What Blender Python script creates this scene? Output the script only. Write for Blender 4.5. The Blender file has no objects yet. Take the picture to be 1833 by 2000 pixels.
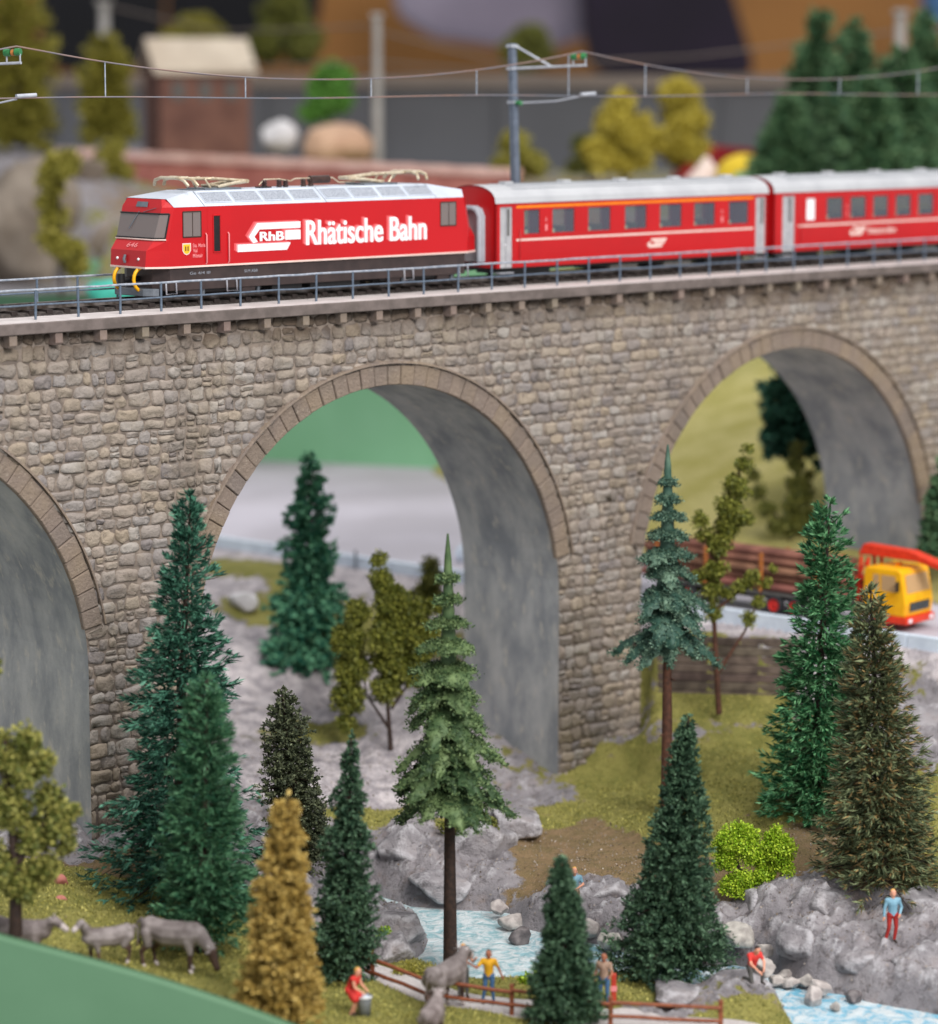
import bpy, bmesh, math, random
import numpy as np
from mathutils import Vector, Matrix, noise

random.seed(11)
rng = np.random.default_rng(11)
sc = bpy.context.scene
COL = sc.collection
R = math.radians

# ------------------------------------------------------------------ camera, world, lamps, exposure
# one unit = one metre at the scale of the model (1:87)
F, CX, CY, IW = 5800.0, 916.5, 1000.0, 1833.0
TILT = math.atan2(845.0, F)
ZD = 21.4                        # deck level above the stream
CZ = ZD + 7.9567                 # eye level
cam = bpy.data.cameras.new('camera')
cam.sensor_fit = 'HORIZONTAL'
cam.sensor_width = 36.0
cam.lens = 36.0 * F / IW
cam.clip_start, cam.clip_end = 1.0, 3000.0
cam.dof.use_dof = True
cam.dof.focus_distance = 103.0
cam.dof.aperture_fstop = cam.lens * 1e-3 / 1.0
cam_o = bpy.data.objects.new('camera', cam)
COL.objects.link(cam_o)
cam_o.location = (0, 0, CZ)
cam_o.rotation_euler = (math.pi / 2 - TILT, 0, 0)
sc.camera = cam_o

world = bpy.data.worlds.new('World')
sc.world = world
world.use_nodes = True
bg = world.node_tree.nodes['Background']
bg.inputs[0].default_value = (0.90, 0.95, 1.0, 1)      # pale light of a bright hall
bg.inputs[1].default_value = 0.52


def area(name, loc, target, sx, sy, power, col):
    l = bpy.data.lights.new(name, 'AREA')
    l.shape = 'RECTANGLE'
    l.size, l.size_y, l.energy, l.color = sx, sy, power, col
    o = bpy.data.objects.new(name, l)
    COL.objects.link(o)
    o.location = loc
    o.rotation_euler = (Vector(target) - Vector(loc)).to_track_quat('-Z', 'Y').to_euler()
    return o


area('ceiling_lamp', (30, 50, 190), (0, 110, 10), 90, 60, 175000, (1.0, 0.98, 0.95))
area('ceiling_lamp', (95, -70, 150), (0, 115, 10), 90, 60, 460000, (1.0, 0.98, 0.95))
area('ceiling_lamp', (0, 270, 190), (0, 240, 15), 120, 60, 60000, (1.0, 0.97, 0.93))

vs = sc.view_settings
vs.view_transform = 'Standard'
vs.look = 'None'
vs.gamma = 1.0
vs.exposure = 0.18
vs.use_curve_mapping = False
sc.cycles.use_denoising = True
sc.cycles.max_bounces = 6
sc.cycles.transparent_max_bounces = 12


# ------------------------------------------------------------------ picture geometry -> places
def ray(px, py):
    a = (px - CX) / F
    b = (CY - py) / F
    return Vector((a, math.cos(TILT) + b * math.sin(TILT), -math.sin(TILT) + b * math.cos(TILT)))


def at(px, py, dist):
    r = ray(px, py)
    return Vector((0, 0, CZ)) + r * (dist / r.y)


def on(px, py, z=0.0):
    r = ray(px, py)
    return Vector((0, 0, CZ)) + r * ((z - CZ) / r.z)


def ppm(p):                       # picture points per metre at a place
    return F / (p.y * math.cos(TILT) + (CZ - p.z) * math.sin(TILT))


TH = 0.74612356                   # heading of the straight viaduct
BO = Vector((-14.51808, 99.31248, ZD))
BM = Matrix.Translation(BO) @ Matrix.Rotation(TH, 4, 'Z')


def BX(s, y, z):
    return BM @ Vector((s, y, z))


# ------------------------------------------------------------------ materials
def lin(c):
    return tuple(((v / 255) / 12.92 if v / 255 <= 0.04045 else ((v / 255 + 0.055) / 1.055) ** 2.4) for v in c)


def mix_rgb(nt, fac, a, b):
    n = nt.nodes.new('ShaderNodeMix')
    n.data_type = 'RGBA'
    for sock, v in ((n.inputs[0], fac), (n.inputs[6], a), (n.inputs[7], b)):
        if hasattr(v, 'node'):
            nt.links.new(v, sock)
        elif isinstance(v, tuple):
            sock.default_value = (*v[:3], 1)
        else:
            sock.default_value = v
    return n.outputs[2]


def math_n(nt, op, a, b=0.0, c=None, clamp=False):
    n = nt.nodes.new('ShaderNodeMath')
    n.operation = op
    n.use_clamp = clamp
    for i, v in enumerate((a, b, c)):
        if v is None:
            continue
        if hasattr(v, 'node'):
            nt.links.new(v, n.inputs[i])
        else:
            n.inputs[i].default_value = v
    return n.outputs[0]


def noise_n(nt, scale, detail=5, rough=0.55, coord='Object', vec=None, dist=0.0):
    n = nt.nodes.new('ShaderNodeTexNoise')
    n.inputs['Scale'].default_value = scale
    n.inputs['Detail'].default_value = detail
    n.inputs['Roughness'].default_value = rough
    n.inputs['Distortion'].default_value = dist
    if vec is None:
        tc = nt.nodes.new('ShaderNodeTexCoord')
        vec = tc.outputs[coord]
    nt.links.new(vec, n.inputs['Vector'])
    return n.outputs['Fac']


def ramp_n(nt, fac, stops):
    n = nt.nodes.new('ShaderNodeValToRGB')
    el = n.color_ramp.elements
    while len(el) > 1:
        el.remove(el[-1])
    el[0].position = stops[0][0]
    el[0].color = (*stops[0][1], 1)
    for p, c in stops[1:]:
        e = el.new(p)
        e.color = (*c, 1)
    nt.links.new(fac, n.inputs[0])
    return n.outputs[0]


def sharpen(nt, v, lo, hi):
    n = nt.nodes.new('ShaderNodeMapRange')
    n.interpolation_type = 'SMOOTHSTEP'
    nt.links.new(v, n.inputs[0])
    n.inputs[1].default_value = lo
    n.inputs[2].default_value = hi
    return n.outputs[0]


def new_mat(name):
    m = bpy.data.materials.new(name)
    m.use_nodes = True
    nt = m.node_tree
    return m, nt, nt.nodes['Principled BSDF']


def bump_n(nt, h, bsdf, dist=0.02, strength=0.6):
    b = nt.nodes.new('ShaderNodeBump')
    b.inputs['Strength'].default_value = strength
    b.inputs['Distance'].default_value = dist
    nt.links.new(h, b.inputs['Height'])
    nt.links.new(b.outputs[0], bsdf.inputs['Normal'])


def mat(name, c1, c2=None, rough=0.6, scale=3.0, bump=0.0, bscale=20.0, isl=0.0, metal=0.0, spec=0.4, detail=6, lo=0.35, hi=0.65, sub=0.0, coat=0.0):
    m, nt, b = new_mat(name)
    c1 = lin(c1)
    c2 = lin(c2) if c2 else tuple(v * 0.82 for v in c1)
    f = noise_n(nt, scale, detail)
    col = mix_rgb(nt, sharpen(nt, f, lo, hi), c1, c2)
    if isl:
        g = nt.nodes.new('ShaderNodeNewGeometry')
        oi = nt.nodes.new('ShaderNodeObjectInfo')
        r = math_n(nt, 'FRACT', math_n(nt, 'ADD', g.outputs['Random Per Island'], oi.outputs['Random']))
        hs = nt.nodes.new('ShaderNodeHueSaturation')
        nt.links.new(math_n(nt, 'MULTIPLY_ADD', r, isl, 1 - isl * 0.5), hs.inputs['Value'])
        nt.links.new(math_n(nt, 'MULTIPLY_ADD', math_n(nt, 'FRACT', math_n(nt, 'MULTIPLY', r, 7.3)), 0.05, 0.475), hs.inputs['Hue'])
        nt.links.new(col, hs.inputs['Color'])
        col = hs.outputs[0]
    nt.links.new(col, b.inputs['Base Color'])
    b.inputs['Roughness'].default_value = rough
    b.inputs['Metallic'].default_value = metal
    b.inputs['Specular IOR Level'].default_value = spec
    if coat:
        b.inputs['Coat Weight'].default_value = coat
        b.inputs['Coat Roughness'].default_value = 0.12
    if bump:
        bump_n(nt, noise_n(nt, bscale, 5), b, bump)
    return m


M = {}
M['paint_red'] = mat('red_paint', (190, 10, 20), (182, 8, 18), rough=0.32, scale=0.4, bump=0.004, bscale=6, spec=0.5)
M['car_red'] = mat('carriage_red_paint', (188, 10, 16), (178, 8, 14), rough=0.33, scale=0.4, bump=0.004, bscale=5, spec=0.5)
M['roof_white'] = mat('white_roof_paint', (194, 200, 211), (182, 188, 200), rough=0.45, scale=0.7)
M['roof_grey'] = mat('silver_roof_paint', (184, 184, 187), (172, 172, 176), rough=0.45, scale=0.6)
M['white'] = mat('white_print', (240, 240, 242), (234, 234, 238), rough=0.5)
M['pink'] = mat('pink_print', (222, 84, 88), (218, 78, 82), rough=0.5)
M['pink2'] = mat('pale_pink_print', (232, 136, 138), (228, 130, 132), rough=0.5)
M['cream'] = mat('cream_line', (232, 205, 196), (226, 196, 186), rough=0.5)
M['orange'] = mat('orange_stripe', (240, 130, 10), (232, 120, 8), rough=0.4)
M['yellow'] = mat('yellow_plastic', (245, 180, 20), (236, 166, 12), rough=0.38, scale=1.5)
M['black'] = mat('black_plastic', (30, 29, 31), (22, 21, 23), rough=0.45, scale=3)
M['frame_brown'] = mat('dark_brown_frame_paint', (64, 52, 50), (54, 44, 43), rough=0.5, scale=2)
M['grey_metal'] = mat('grey_metal', (120, 126, 134), (104, 110, 118), rough=0.4, metal=0.3)
M['door_grey'] = mat('grey_door_paint', (176, 174, 176), (164, 162, 166), rough=0.45)
M['rubber'] = mat('grey_gangway_rubber', (160, 164, 172), (148, 152, 160), rough=0.6, scale=2)
M['mesh_grey'] = mat('grey_vent_mesh', (166, 170, 180), (128, 132, 142), rough=0.6, scale=26, lo=0.42, hi=0.58)
M['brass'] = mat('pale_brass_pantograph', (222, 208, 184), (190, 170, 142), rough=0.35, metal=0.45, scale=4)
M['cable_brown'] = mat('dark_brown_insulator', (70, 48, 42), (52, 36, 32), rough=0.4, scale=5)
M['rail_paint'] = mat('blue_grey_railing_paint', (98, 112, 128), (82, 94, 110), rough=0.5, scale=6)
M['rail_top'] = mat('worn_silver_rail_edge', (168, 172, 182), (128, 138, 152), rough=0.4, scale=5)
M['deck_top'] = mat('pinkish_grey_concrete', (205, 196, 194), (188, 178, 176), rough=0.85, scale=1.4, bump=0.01, bscale=14)
M['deck_beam'] = mat('brown_grey_concrete', (116, 104, 100), (96, 86, 82), rough=0.85, scale=1.6, bump=0.02, bscale=10)
M['console'] = mat('grey_console_concrete', (146, 132, 126), (128, 112, 100), rough=0.85, scale=2.0, bump=0.015, bscale=12, isl=0.15)
M['ballast'] = mat('dark_ballast', (74, 66, 62), (44, 38, 36), rough=0.9, scale=9, bump=0.05, bscale=9)
M['sleeper'] = mat('dark_brown_sleeper', (60, 50, 46), (44, 36, 34), rough=0.8, scale=3)
M['steel'] = mat('rail_steel', (150, 142, 138), (90, 78, 70), rough=0.35, metal=0.8, scale=2)
M['mortar'] = mat('grey_brown_mortar', (142, 128, 117), (112, 101, 93), rough=0.95, scale=2.5, bump=0.04, bscale=9)
M['bark'] = mat('dark_brown_trunk', (64, 46, 38), (44, 32, 28), rough=0.7, scale=6, bump=0.02, bscale=18)
M['bark_red'] = mat('reddish_brown_trunk', (98, 62, 46), (70, 44, 34), rough=0.7, scale=5, bump=0.02, bscale=15)
M['fence'] = mat('red_brown_fence_plastic', (146, 84, 56), (122, 66, 44), rough=0.6, scale=5)
M['mast'] = mat('blue_grey_mast_paint', (104, 112, 126), (90, 98, 112), rough=0.5, scale=3)
M['arm'] = mat('silver_bracket', (196, 198, 206), (176, 178, 188), rough=0.4, metal=0.3)
M['insulator'] = mat('green_glass_insulator', (56, 128, 74), (44, 108, 62), rough=0.25)
M['insul_brown'] = mat('orange_brown_insulator', (190, 120, 60), (170, 100, 50), rough=0.3)
M['wire'] = mat('weathered_copper_wire', (150, 122, 112), (120, 122, 132), rough=0.45, metal=0.3, scale=0.5)
M['fascia'] = mat('matt_green_board_paint', (88, 124, 94), (84, 120, 90), rough=0.55, scale=0.3)
M['fascia_far'] = mat('pale_green_board_paint', (126, 176, 138), (118, 170, 130), rough=0.6, scale=0.15)
M['road'] = mat('light_grey_road', (196, 190, 200), (178, 172, 180), rough=0.9, scale=0.12)
M['kerb'] = mat('bluish_white_kerb', (216, 226, 238), (196, 206, 220), rough=0.6, scale=1.0)
M['skin'] = mat('figure_skin_paint', (226, 166, 138), (216, 150, 124), rough=0.6)
M['skin_dark'] = mat('figure_tan_skin_paint', (170, 108, 82), (156, 96, 72), rough=0.6)
M['hair_blond'] = mat('blond_hair_paint', (226, 176, 92), (208, 152, 70), rough=0.6, scale=12)
M['hair_dark'] = mat('dark_hair_paint', (62, 44, 40), (44, 32, 30), rough=0.6, scale=12)
M['shirt_blue'] = mat('pale_blue_shirt_paint', (132, 172, 190), (116, 156, 176), rough=0.7, scale=4)
M['shirt_red'] = mat('red_shirt_paint', (220, 60, 52), (200, 48, 44), rough=0.7, scale=4)
M['shirt_yellow'] = mat('yellow_shirt_paint', (224, 168, 30), (206, 150, 24), rough=0.7, scale=4)
M['shirt_tan'] = mat('tan_shirt_paint', (168, 140, 120), (150, 122, 104), rough=0.7, scale=4)
M['pants_red'] = mat('dark_red_trousers_paint', (176, 46, 40), (156, 38, 34), rough=0.7, scale=4)
M['pants_blue'] = mat('blue_jeans_paint', (72, 110, 150), (60, 94, 132), rough=0.7, scale=4)
M['pants_grey'] = mat('grey_trousers_paint', (98, 96, 92), (80, 78, 76), rough=0.7, scale=4)
M['shoe'] = mat('dark_shoe_paint', (66, 54, 44), (50, 40, 34), rough=0.6)
M['cow_grey'] = mat('grey_brown_cow_paint', (142, 132, 130), (104, 94, 92), rough=0.6, scale=1.8, bump=0.01, bscale=10)
M['cow_dark'] = mat('dark_brown_cow_paint', (92, 70, 60), (70, 52, 46), rough=0.6, scale=3)
M['cow_pale'] = mat('pale_muzzle_paint', (206, 196, 196), (186, 172, 168), rough=0.6, scale=3)
M['cow_pink'] = mat('pinkish_brown_cow_paint', (146, 134, 132), (108, 96, 94), rough=0.6, scale=2.2)
M['can'] = mat('grey_bin_metal', (146, 150, 158), (124, 128, 136), rough=0.4, metal=0.3)
M['log'] = mat('brown_pine_log', (150, 104, 84), (112, 74, 60), rough=0.8, scale=1.2, bump=0.03, bscale=6, isl=0.3)
M['tyre'] = mat('black_tyre', (42, 42, 46), (30, 30, 34), rough=0.7)
M['rim_red'] = mat('red_rim_plastic', (206, 40, 30), (186, 32, 24), rough=0.4)
M['crane_red'] = mat('orange_red_crane_plastic', (226, 62, 34), (206, 50, 26), rough=0.4)
M['brick_far'] = mat('far_terracotta', (184, 118, 108), (160, 96, 88), rough=0.85, scale=0.5)
M['roof_cream'] = mat('cream_far_roof', (202, 188, 170), (186, 170, 152), rough=0.8, scale=0.4)
M['house_wall'] = mat('red_brown_far_house_wall', (120, 84, 72), (100, 68, 60), rough=0.9, scale=0.4)
M['curtain'] = mat('dark_grey_table_skirt', (88, 88, 92), (80, 80, 84), rough=0.9, scale=0.05)
M['curtain_edge'] = mat('grey_brown_table_edge', (118, 106, 98), (106, 96, 90), rough=0.8, scale=0.1)
M['wood_far'] = mat('orange_brown_far_wood', (150, 100, 46), (128, 84, 38), rough=0.7, scale=0.03)
M['dark_far'] = mat('dark_purple_cloth', (38, 26, 44), (28, 20, 32), rough=0.9, scale=0.05)
M['lavender'] = mat('lavender_grey_cloth', (146, 136, 150), (126, 116, 130), rough=0.9, scale=0.05)
M['black_far'] = mat('near_black_cloth', (20, 18, 24), (14, 13, 17), rough=0.9, scale=0.05)
M['boulder_beige'] = mat('beige_far_rock', (204, 168, 140), (186, 148, 122), rough=0.9, scale=0.4)
M['cliff'] = mat('blurred_grey_beige_cliff', (146, 134, 122), (112, 100, 88), rough=0.9, scale=0.25)
M['boulder_white'] = mat('white_far_rock', (226, 222, 222), (206, 202, 204), rough=0.9, scale=0.4)
M['turquoise'] = mat('turquoise_plastic', (70, 180, 160), (60, 168, 148), rough=0.5)
M['coping'] = mat('pinkish_coping', (226, 188, 178), (212, 168, 158), rough=0.85, scale=0.5)
M['far_pole'] = mat('far_grey_pole', (166, 162, 158), (146, 142, 138), rough=0.8, scale=0.5)
M['tent_yellow'] = mat('yellow_tent_cloth', (222, 190, 50), (206, 172, 40), rough=0.8, scale=0.5)
M['tent_white'] = mat('pinkish_white_tent_cloth', (226, 206, 196), (212, 190, 180), rough=0.8, scale=0.5)
M['tent_red'] = mat('dark_red_far_cloth', (150, 24, 30), (132, 18, 24), rough=0.8, scale=0.5)
M['sign_red'] = mat('red_post_paint', (196, 66, 46), (176, 54, 38), rough=0.5)
M['plank'] = mat('brown_grey_timber', (108, 94, 84), (78, 66, 60), rough=0.85, scale=1.6, bump=0.02, bscale=7, isl=0.3)
M['seat'] = mat('pale_green_seat', (188, 200, 160), (170, 184, 142), rough=0.7)
M['shield'] = mat('shield_yellow', (244, 190, 40), (236, 180, 30), rough=0.5)


def pane_mat(name, tint, alpha, rough=0.06):
    m, nt, b = new_mat(name)
    b.inputs['Base Color'].default_value = (*lin(tint), 1)
    b.inputs['Roughness'].default_value = rough
    b.inputs['Specular IOR Level'].default_value = 0.6
    b.inputs['Alpha'].default_value = alpha
    return m


M['glass'] = pane_mat('grey_window_glass', (112, 118, 132), 0.42)
M['cab_glass'] = pane_mat('brownish_cab_glass', (124, 119, 116), 0.8)
M['truck_glass'] = pane_mat('tan_truck_glass', (198, 164, 124), 0.8)


def foliage(name, c1, c2, isl=0.7, rough=0.6, scale=2.0):
    m, nt, b = new_mat(name)
    g = nt.nodes.new('ShaderNodeNewGeometry')
    r = g.outputs['Random Per Island']
    f = math_n(nt, 'MULTIPLY_ADD', noise_n(nt, scale, 3), 0.7, math_n(nt, 'MULTIPLY', r, 0.6))
    col = mix_rgb(nt, sharpen(nt, f, 0.42, 0.98), lin(c1), lin(c2))
    nt.links.new(col, b.inputs['Base Color'])
    b.inputs['Roughness'].default_value = rough
    b.inputs['Specular IOR Level'].default_value = 0.35
    return m


M['f_deep'] = foliage('deep_blue_green_needles', (16, 56, 44), (92, 148, 122))
M['f_soft'] = foliage('mid_green_needles', (34, 80, 54), (98, 144, 104))
M['f_olivedark'] = foliage('dark_olive_flock', (58, 66, 48), (112, 118, 88))
M['f_dark'] = foliage('dark_green_needles', (32, 60, 42), (94, 124, 94))
M['f_green'] = foliage('fresh_green_needles', (26, 84, 48), (110, 162, 112))
M['f_brown'] = foliage('brown_green_needles', (60, 70, 46), (134, 144, 104))
M['f_brown2'] = foliage('dry_brown_twigs', (110, 88, 52), (168, 140, 92))
M['f_yellow'] = foliage('ochre_yellow_flock', (150, 122, 56), (204, 176, 100))
M['f_teal'] = foliage('teal_green_needles', (36, 98, 80), (120, 180, 140))
M['f_plate'] = foliage('grey_green_flock', (56, 80, 48), (116, 136, 88))
M['f_plate2'] = foliage('blue_green_flock', (48, 80, 68), (112, 138, 116))
M['f_olive'] = foliage('olive_foam_foliage', (74, 82, 22), (150, 150, 64))
M['f_olive2'] = foliage('dark_olive_foam_foliage', (80, 88, 36), (134, 132, 60))
M['f_left'] = foliage('yellow_green_foam_foliage', (84, 92, 34), (166, 160, 84))
M['f_bright'] = foliage('bright_green_foam_foliage', (120, 156, 20), (186, 206, 60))
M['f_farconifer'] = foliage('far_green_needles', (58, 96, 66), (112, 142, 100))
M['f_faryellow'] = foliage('far_yellow_foliage', (164, 146, 44), (208, 192, 88))
M['f_farolive'] = foliage('far_olive_foliage', (120, 116, 40), (164, 154, 70))
M['f_fargreen'] = foliage('far_bright_green_foliage', (84, 136, 50), (110, 158, 70))


def stone_mat(name, pal, wash=True, big=(168, 148, 124)):
    m, nt, b = new_mat(name)
    g = nt.nodes.new('ShaderNodeNewGeometry')
    oi = nt.nodes.new('ShaderNodeObjectInfo')
    r = math_n(nt, 'FRACT', math_n(nt, 'ADD', g.outputs['Random Per Island'], oi.outputs['Random']))
    n = len(pal)
    base = ramp_n(nt, r, [(i / (n - 1), lin(c)) for i, c in enumerate(pal)])
    tc = nt.nodes.new('ShaderNodeTexCoord')
    bign = noise_n(nt, 0.55, 4, vec=tc.outputs['Object'])
    base = mix_rgb(nt, sharpen(nt, bign, 0.42, 0.75), base, lin(big))
    fine = noise_n(nt, 7.0, 8, 0.7, vec=tc.outputs['Object'])
    base = mix_rgb(nt, math_n(nt, 'MULTIPLY', sharpen(nt, fine, 0.55, 0.8), 0.6), base, lin((206, 192, 174)))
    base = mix_rgb(nt, math_n(nt, 'MULTIPLY', sharpen(nt, fine, 0.48, 0.25), 0.55), base, lin((112, 96, 84)))
    mpz = nt.nodes.new('ShaderNodeMapping')
    mpz.inputs['Scale'].default_value = (1.3, 1.3, 0.16)
    nt.links.new(tc.outputs['Object'], mpz.inputs[0])
    run = noise_n(nt, 0.8, 5, 0.6, vec=mpz.outputs[0])
    base = mix_rgb(nt, math_n(nt, 'MULTIPLY', sharpen(nt, run, 0.5, 0.72), 0.45), base, lin((112, 102, 94)))
    if wash:                       # grime run down from the deck edge, plus the beam's shadow painted in
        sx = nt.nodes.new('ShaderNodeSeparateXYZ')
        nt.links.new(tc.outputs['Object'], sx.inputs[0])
        grime_shade = math_n(nt, 'MULTIPLY_ADD', noise_n(nt, 0.9, 4, vec=tc.outputs['Object']), 1.8, sx.outputs[2])
        base = mix_rgb(nt, math_n(nt, 'MULTIPLY', sharpen(nt, grime_shade, -0.75, 0.45), 0.85), base, lin((92, 76, 64)))
    nt.links.new(base, b.inputs['Base Color'])
    b.inputs['Roughness'].default_value = 0.85
    b.inputs['Specular IOR Level'].default_value = 0.25
    bump_n(nt, noise_n(nt, 9.0, 6, 0.65, vec=tc.outputs['Object']), b, 0.09, 0.9)
    return m


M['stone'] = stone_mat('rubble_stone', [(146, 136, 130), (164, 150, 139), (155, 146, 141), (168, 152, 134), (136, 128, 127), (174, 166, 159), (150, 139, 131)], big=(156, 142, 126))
M['voussoir'] = stone_mat('dressed_arch_stone', [(130, 116, 107), (140, 124, 112), (134, 119, 110), (143, 126, 110), (128, 116, 110)], wash=False, big=(144, 127, 109))


def barrel_mat():
    m, nt, b = new_mat('grey_arch_render')
    tc = nt.nodes.new('ShaderNodeTexCoord')
    mp = nt.nodes.new('ShaderNodeMapping')
    nt.links.new(tc.outputs['Object'], mp.inputs[0])
    mp.inputs['Scale'].default_value = (1, 1, 0.5)
    a = noise_n(nt, 0.7, 6, 0.6, vec=mp.outputs[0])
    base = mix_rgb(nt, sharpen(nt, a, 0.3, 0.7), lin((134, 137, 142)), lin((182, 181, 180)))
    f = noise_n(nt, 2.4, 7, 0.6, vec=mp.outputs[0])
    base = mix_rgb(nt, math_n(nt, 'MULTIPLY', sharpen(nt, f, 0.54, 0.7), 0.55), base, lin((202, 194, 182)))
    nt.links.new(base, b.inputs['Base Color'])
    b.inputs['Roughness'].default_value = 0.8
    bump_n(nt, noise_n(nt, 5, 6, vec=tc.outputs['Object']), b, 0.03, 0.4)
    return m


M['barrel'] = barrel_mat()


def rock_colour(nt, vec):
    a = noise_n(nt, 0.5, 5, 0.6, vec=vec)
    c = mix_rgb(nt, sharpen(nt, a, 0.3, 0.7), lin((138, 133, 137)), lin((172, 165, 168)))
    b_ = noise_n(nt, 1.1, 4, 0.6, vec=vec)
    c = mix_rgb(nt, math_n(nt, 'MULTIPLY', sharpen(nt, b_, 0.55, 0.75), 0.5), c, lin((150, 128, 116)))
    d = noise_n(nt, 3.0, 10, 0.72, vec=vec)
    c = mix_rgb(nt, math_n(nt, 'MULTIPLY', sharpen(nt, d, 0.5, 0.3), 0.8), c, lin((88, 82, 84)))
    g = nt.nodes.new('ShaderNodeNewGeometry')
    pt = math_n(nt, 'MULTIPLY_ADD', math_n(nt, 'SUBTRACT', g.outputs['Pointiness'], 0.5), 5.0, d)
    c = mix_rgb(nt, math_n(nt, 'MULTIPLY', sharpen(nt, pt, 0.58, 0.92), 0.62), c, lin((226, 222, 226)))
    c = mix_rgb(nt, math_n(nt, 'MULTIPLY', sharpen(nt, pt, 0.42, 0.2), 0.5), c, lin((96, 88, 90)))
    e = noise_n(nt, 13.0, 4, 0.6, vec=vec)
    return c, math_n(nt, 'MULTIPLY_ADD', e, 0.16, d)


def rock_mat():
    m, nt, b = new_mat('dry_brushed_rock')
    tc = nt.nodes.new('ShaderNodeTexCoord')
    c, h = rock_colour(nt, tc.outputs['Object'])
    nt.links.new(c, b.inputs['Base Color'])
    b.inputs['Roughness'].default_value = 0.85
    bump_n(nt, h, b, 0.3, 0.9)
    return m


M['rock'] = rock_mat()
M['rock_pale'] = mat('pale_stream_stone', (190, 182, 176), (146, 138, 134), rough=0.8, scale=2.5, bump=0.05, bscale=6, isl=0.2)
M['rock_dark'] = mat('dark_wet_stone', (120, 112, 112), (84, 78, 80), rough=0.6, scale=3, bump=0.05, bscale=6)


def terrain_mat():
    m, nt, b = new_mat('scenic_ground')
    tc = nt.nodes.new('ShaderNodeTexCoord')
    v = tc.outputs['Object']
    c, h = rock_colour(nt, v)
    edge = noise_n(nt, 1.6, 7, 0.65, vec=v)
    spk = noise_n(nt, 16.0, 6, 0.7, vec=v)

    def layer(attr, ca, cb, sc_, c, am=0.5):
        at_ = nt.nodes.new('ShaderNodeAttribute')
        at_.attribute_name = attr
        w = sharpen(nt, math_n(nt, 'MULTIPLY_ADD', edge, am, math_n(nt, 'SUBTRACT', at_.outputs['Fac'], am / 2)), 0.40, 0.60)
        n_ = noise_n(nt, sc_, 6, 0.65, vec=v)
        g = mix_rgb(nt, sharpen(nt, n_, 0.32, 0.68), lin(ca), lin(cb))
        g = mix_rgb(nt, math_n(nt, 'MULTIPLY', sharpen(nt, spk, 0.52, 0.7), 0.55), g, tuple(min(1, x * 1.5) for x in lin(ca)))
        g = mix_rgb(nt, math_n(nt, 'MULTIPLY', sharpen(nt, spk, 0.48, 0.3), 0.6), g, tuple(x * 0.5 for x in lin(cb)))
        return mix_rgb(nt, w, c, g)

    c = layer('gravel', (226, 215, 216), (158, 149, 155), 1.3, c, 0.9)
    c = layer('brown', (152, 126, 96), (128, 112, 78), 1.3, c, 1.9)
    c = layer('grass', (166, 158, 90), (124, 124, 64), 0.8, c, 2.2)
    c = layer('dry', (206, 194, 130), (178, 168, 92), 0.5, c, 1.2)
    c = layer('path', (232, 224, 222), (216, 204, 202), 1.0, c)
    nt.links.new(c, b.inputs['Base Color'])
    b.inputs['Roughness'].default_value = 0.9
    b.inputs['Specular IOR Level'].default_value = 0.2
    hh = math_n(nt, 'ADD', h, math_n(nt, 'MULTIPLY', spk, 0.25))
    bump_n(nt, hh, b, 0.28, 0.9)
    return m


M['terrain'] = terrain_mat()


def water_mat():
    m, nt, b = new_mat('painted_stream_water')
    tc = nt.nodes.new('ShaderNodeTexCoord')
    v = tc.outputs['Object']
    sx = nt.nodes.new('ShaderNodeSeparateXYZ')
    nt.links.new(v, sx.inputs[0])
    a = noise_n(nt, 0.6, 5, 0.6, vec=v, dist=0.8)
    tint = sharpen(nt, math_n(nt, 'MULTIPLY_ADD', a, 4.0, sx.outputs[0]), 2.0, 12.0)
    blue = mix_rgb(nt, tint, lin((158, 199, 207)), lin((130, 201, 231)))
    w = noise_n(nt, 1.7, 9, 0.72, vec=v, dist=1.0)
    c = mix_rgb(nt, math_n(nt, 'MULTIPLY', sharpen(nt, w, 0.40, 0.58), 0.92), blue, lin((236, 242, 244)))
    nt.links.new(c, b.inputs['Base Color'])
    b.inputs['Roughness'].default_value = 0.22
    bump_n(nt, w, b, 0.25, 0.9)
    return m


M['water'] = water_mat()


# ------------------------------------------------------------------ mesh helpers
def tag(o, label=None, cat=None, group=None, kind=None):
    if label:
        o['label'] = label
    if cat:
        o['category'] = cat
    if group:
        o['group'] = group
    if kind:
        o['kind'] = kind
    return o


def empty(name, loc, rz=0.0):
    o = bpy.data.objects.new(name, None)
    COL.objects.link(o)
    o.location = loc
    o.rotation_euler = (0, 0, rz)
    o.empty_display_size = 0.2
    return o


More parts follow.
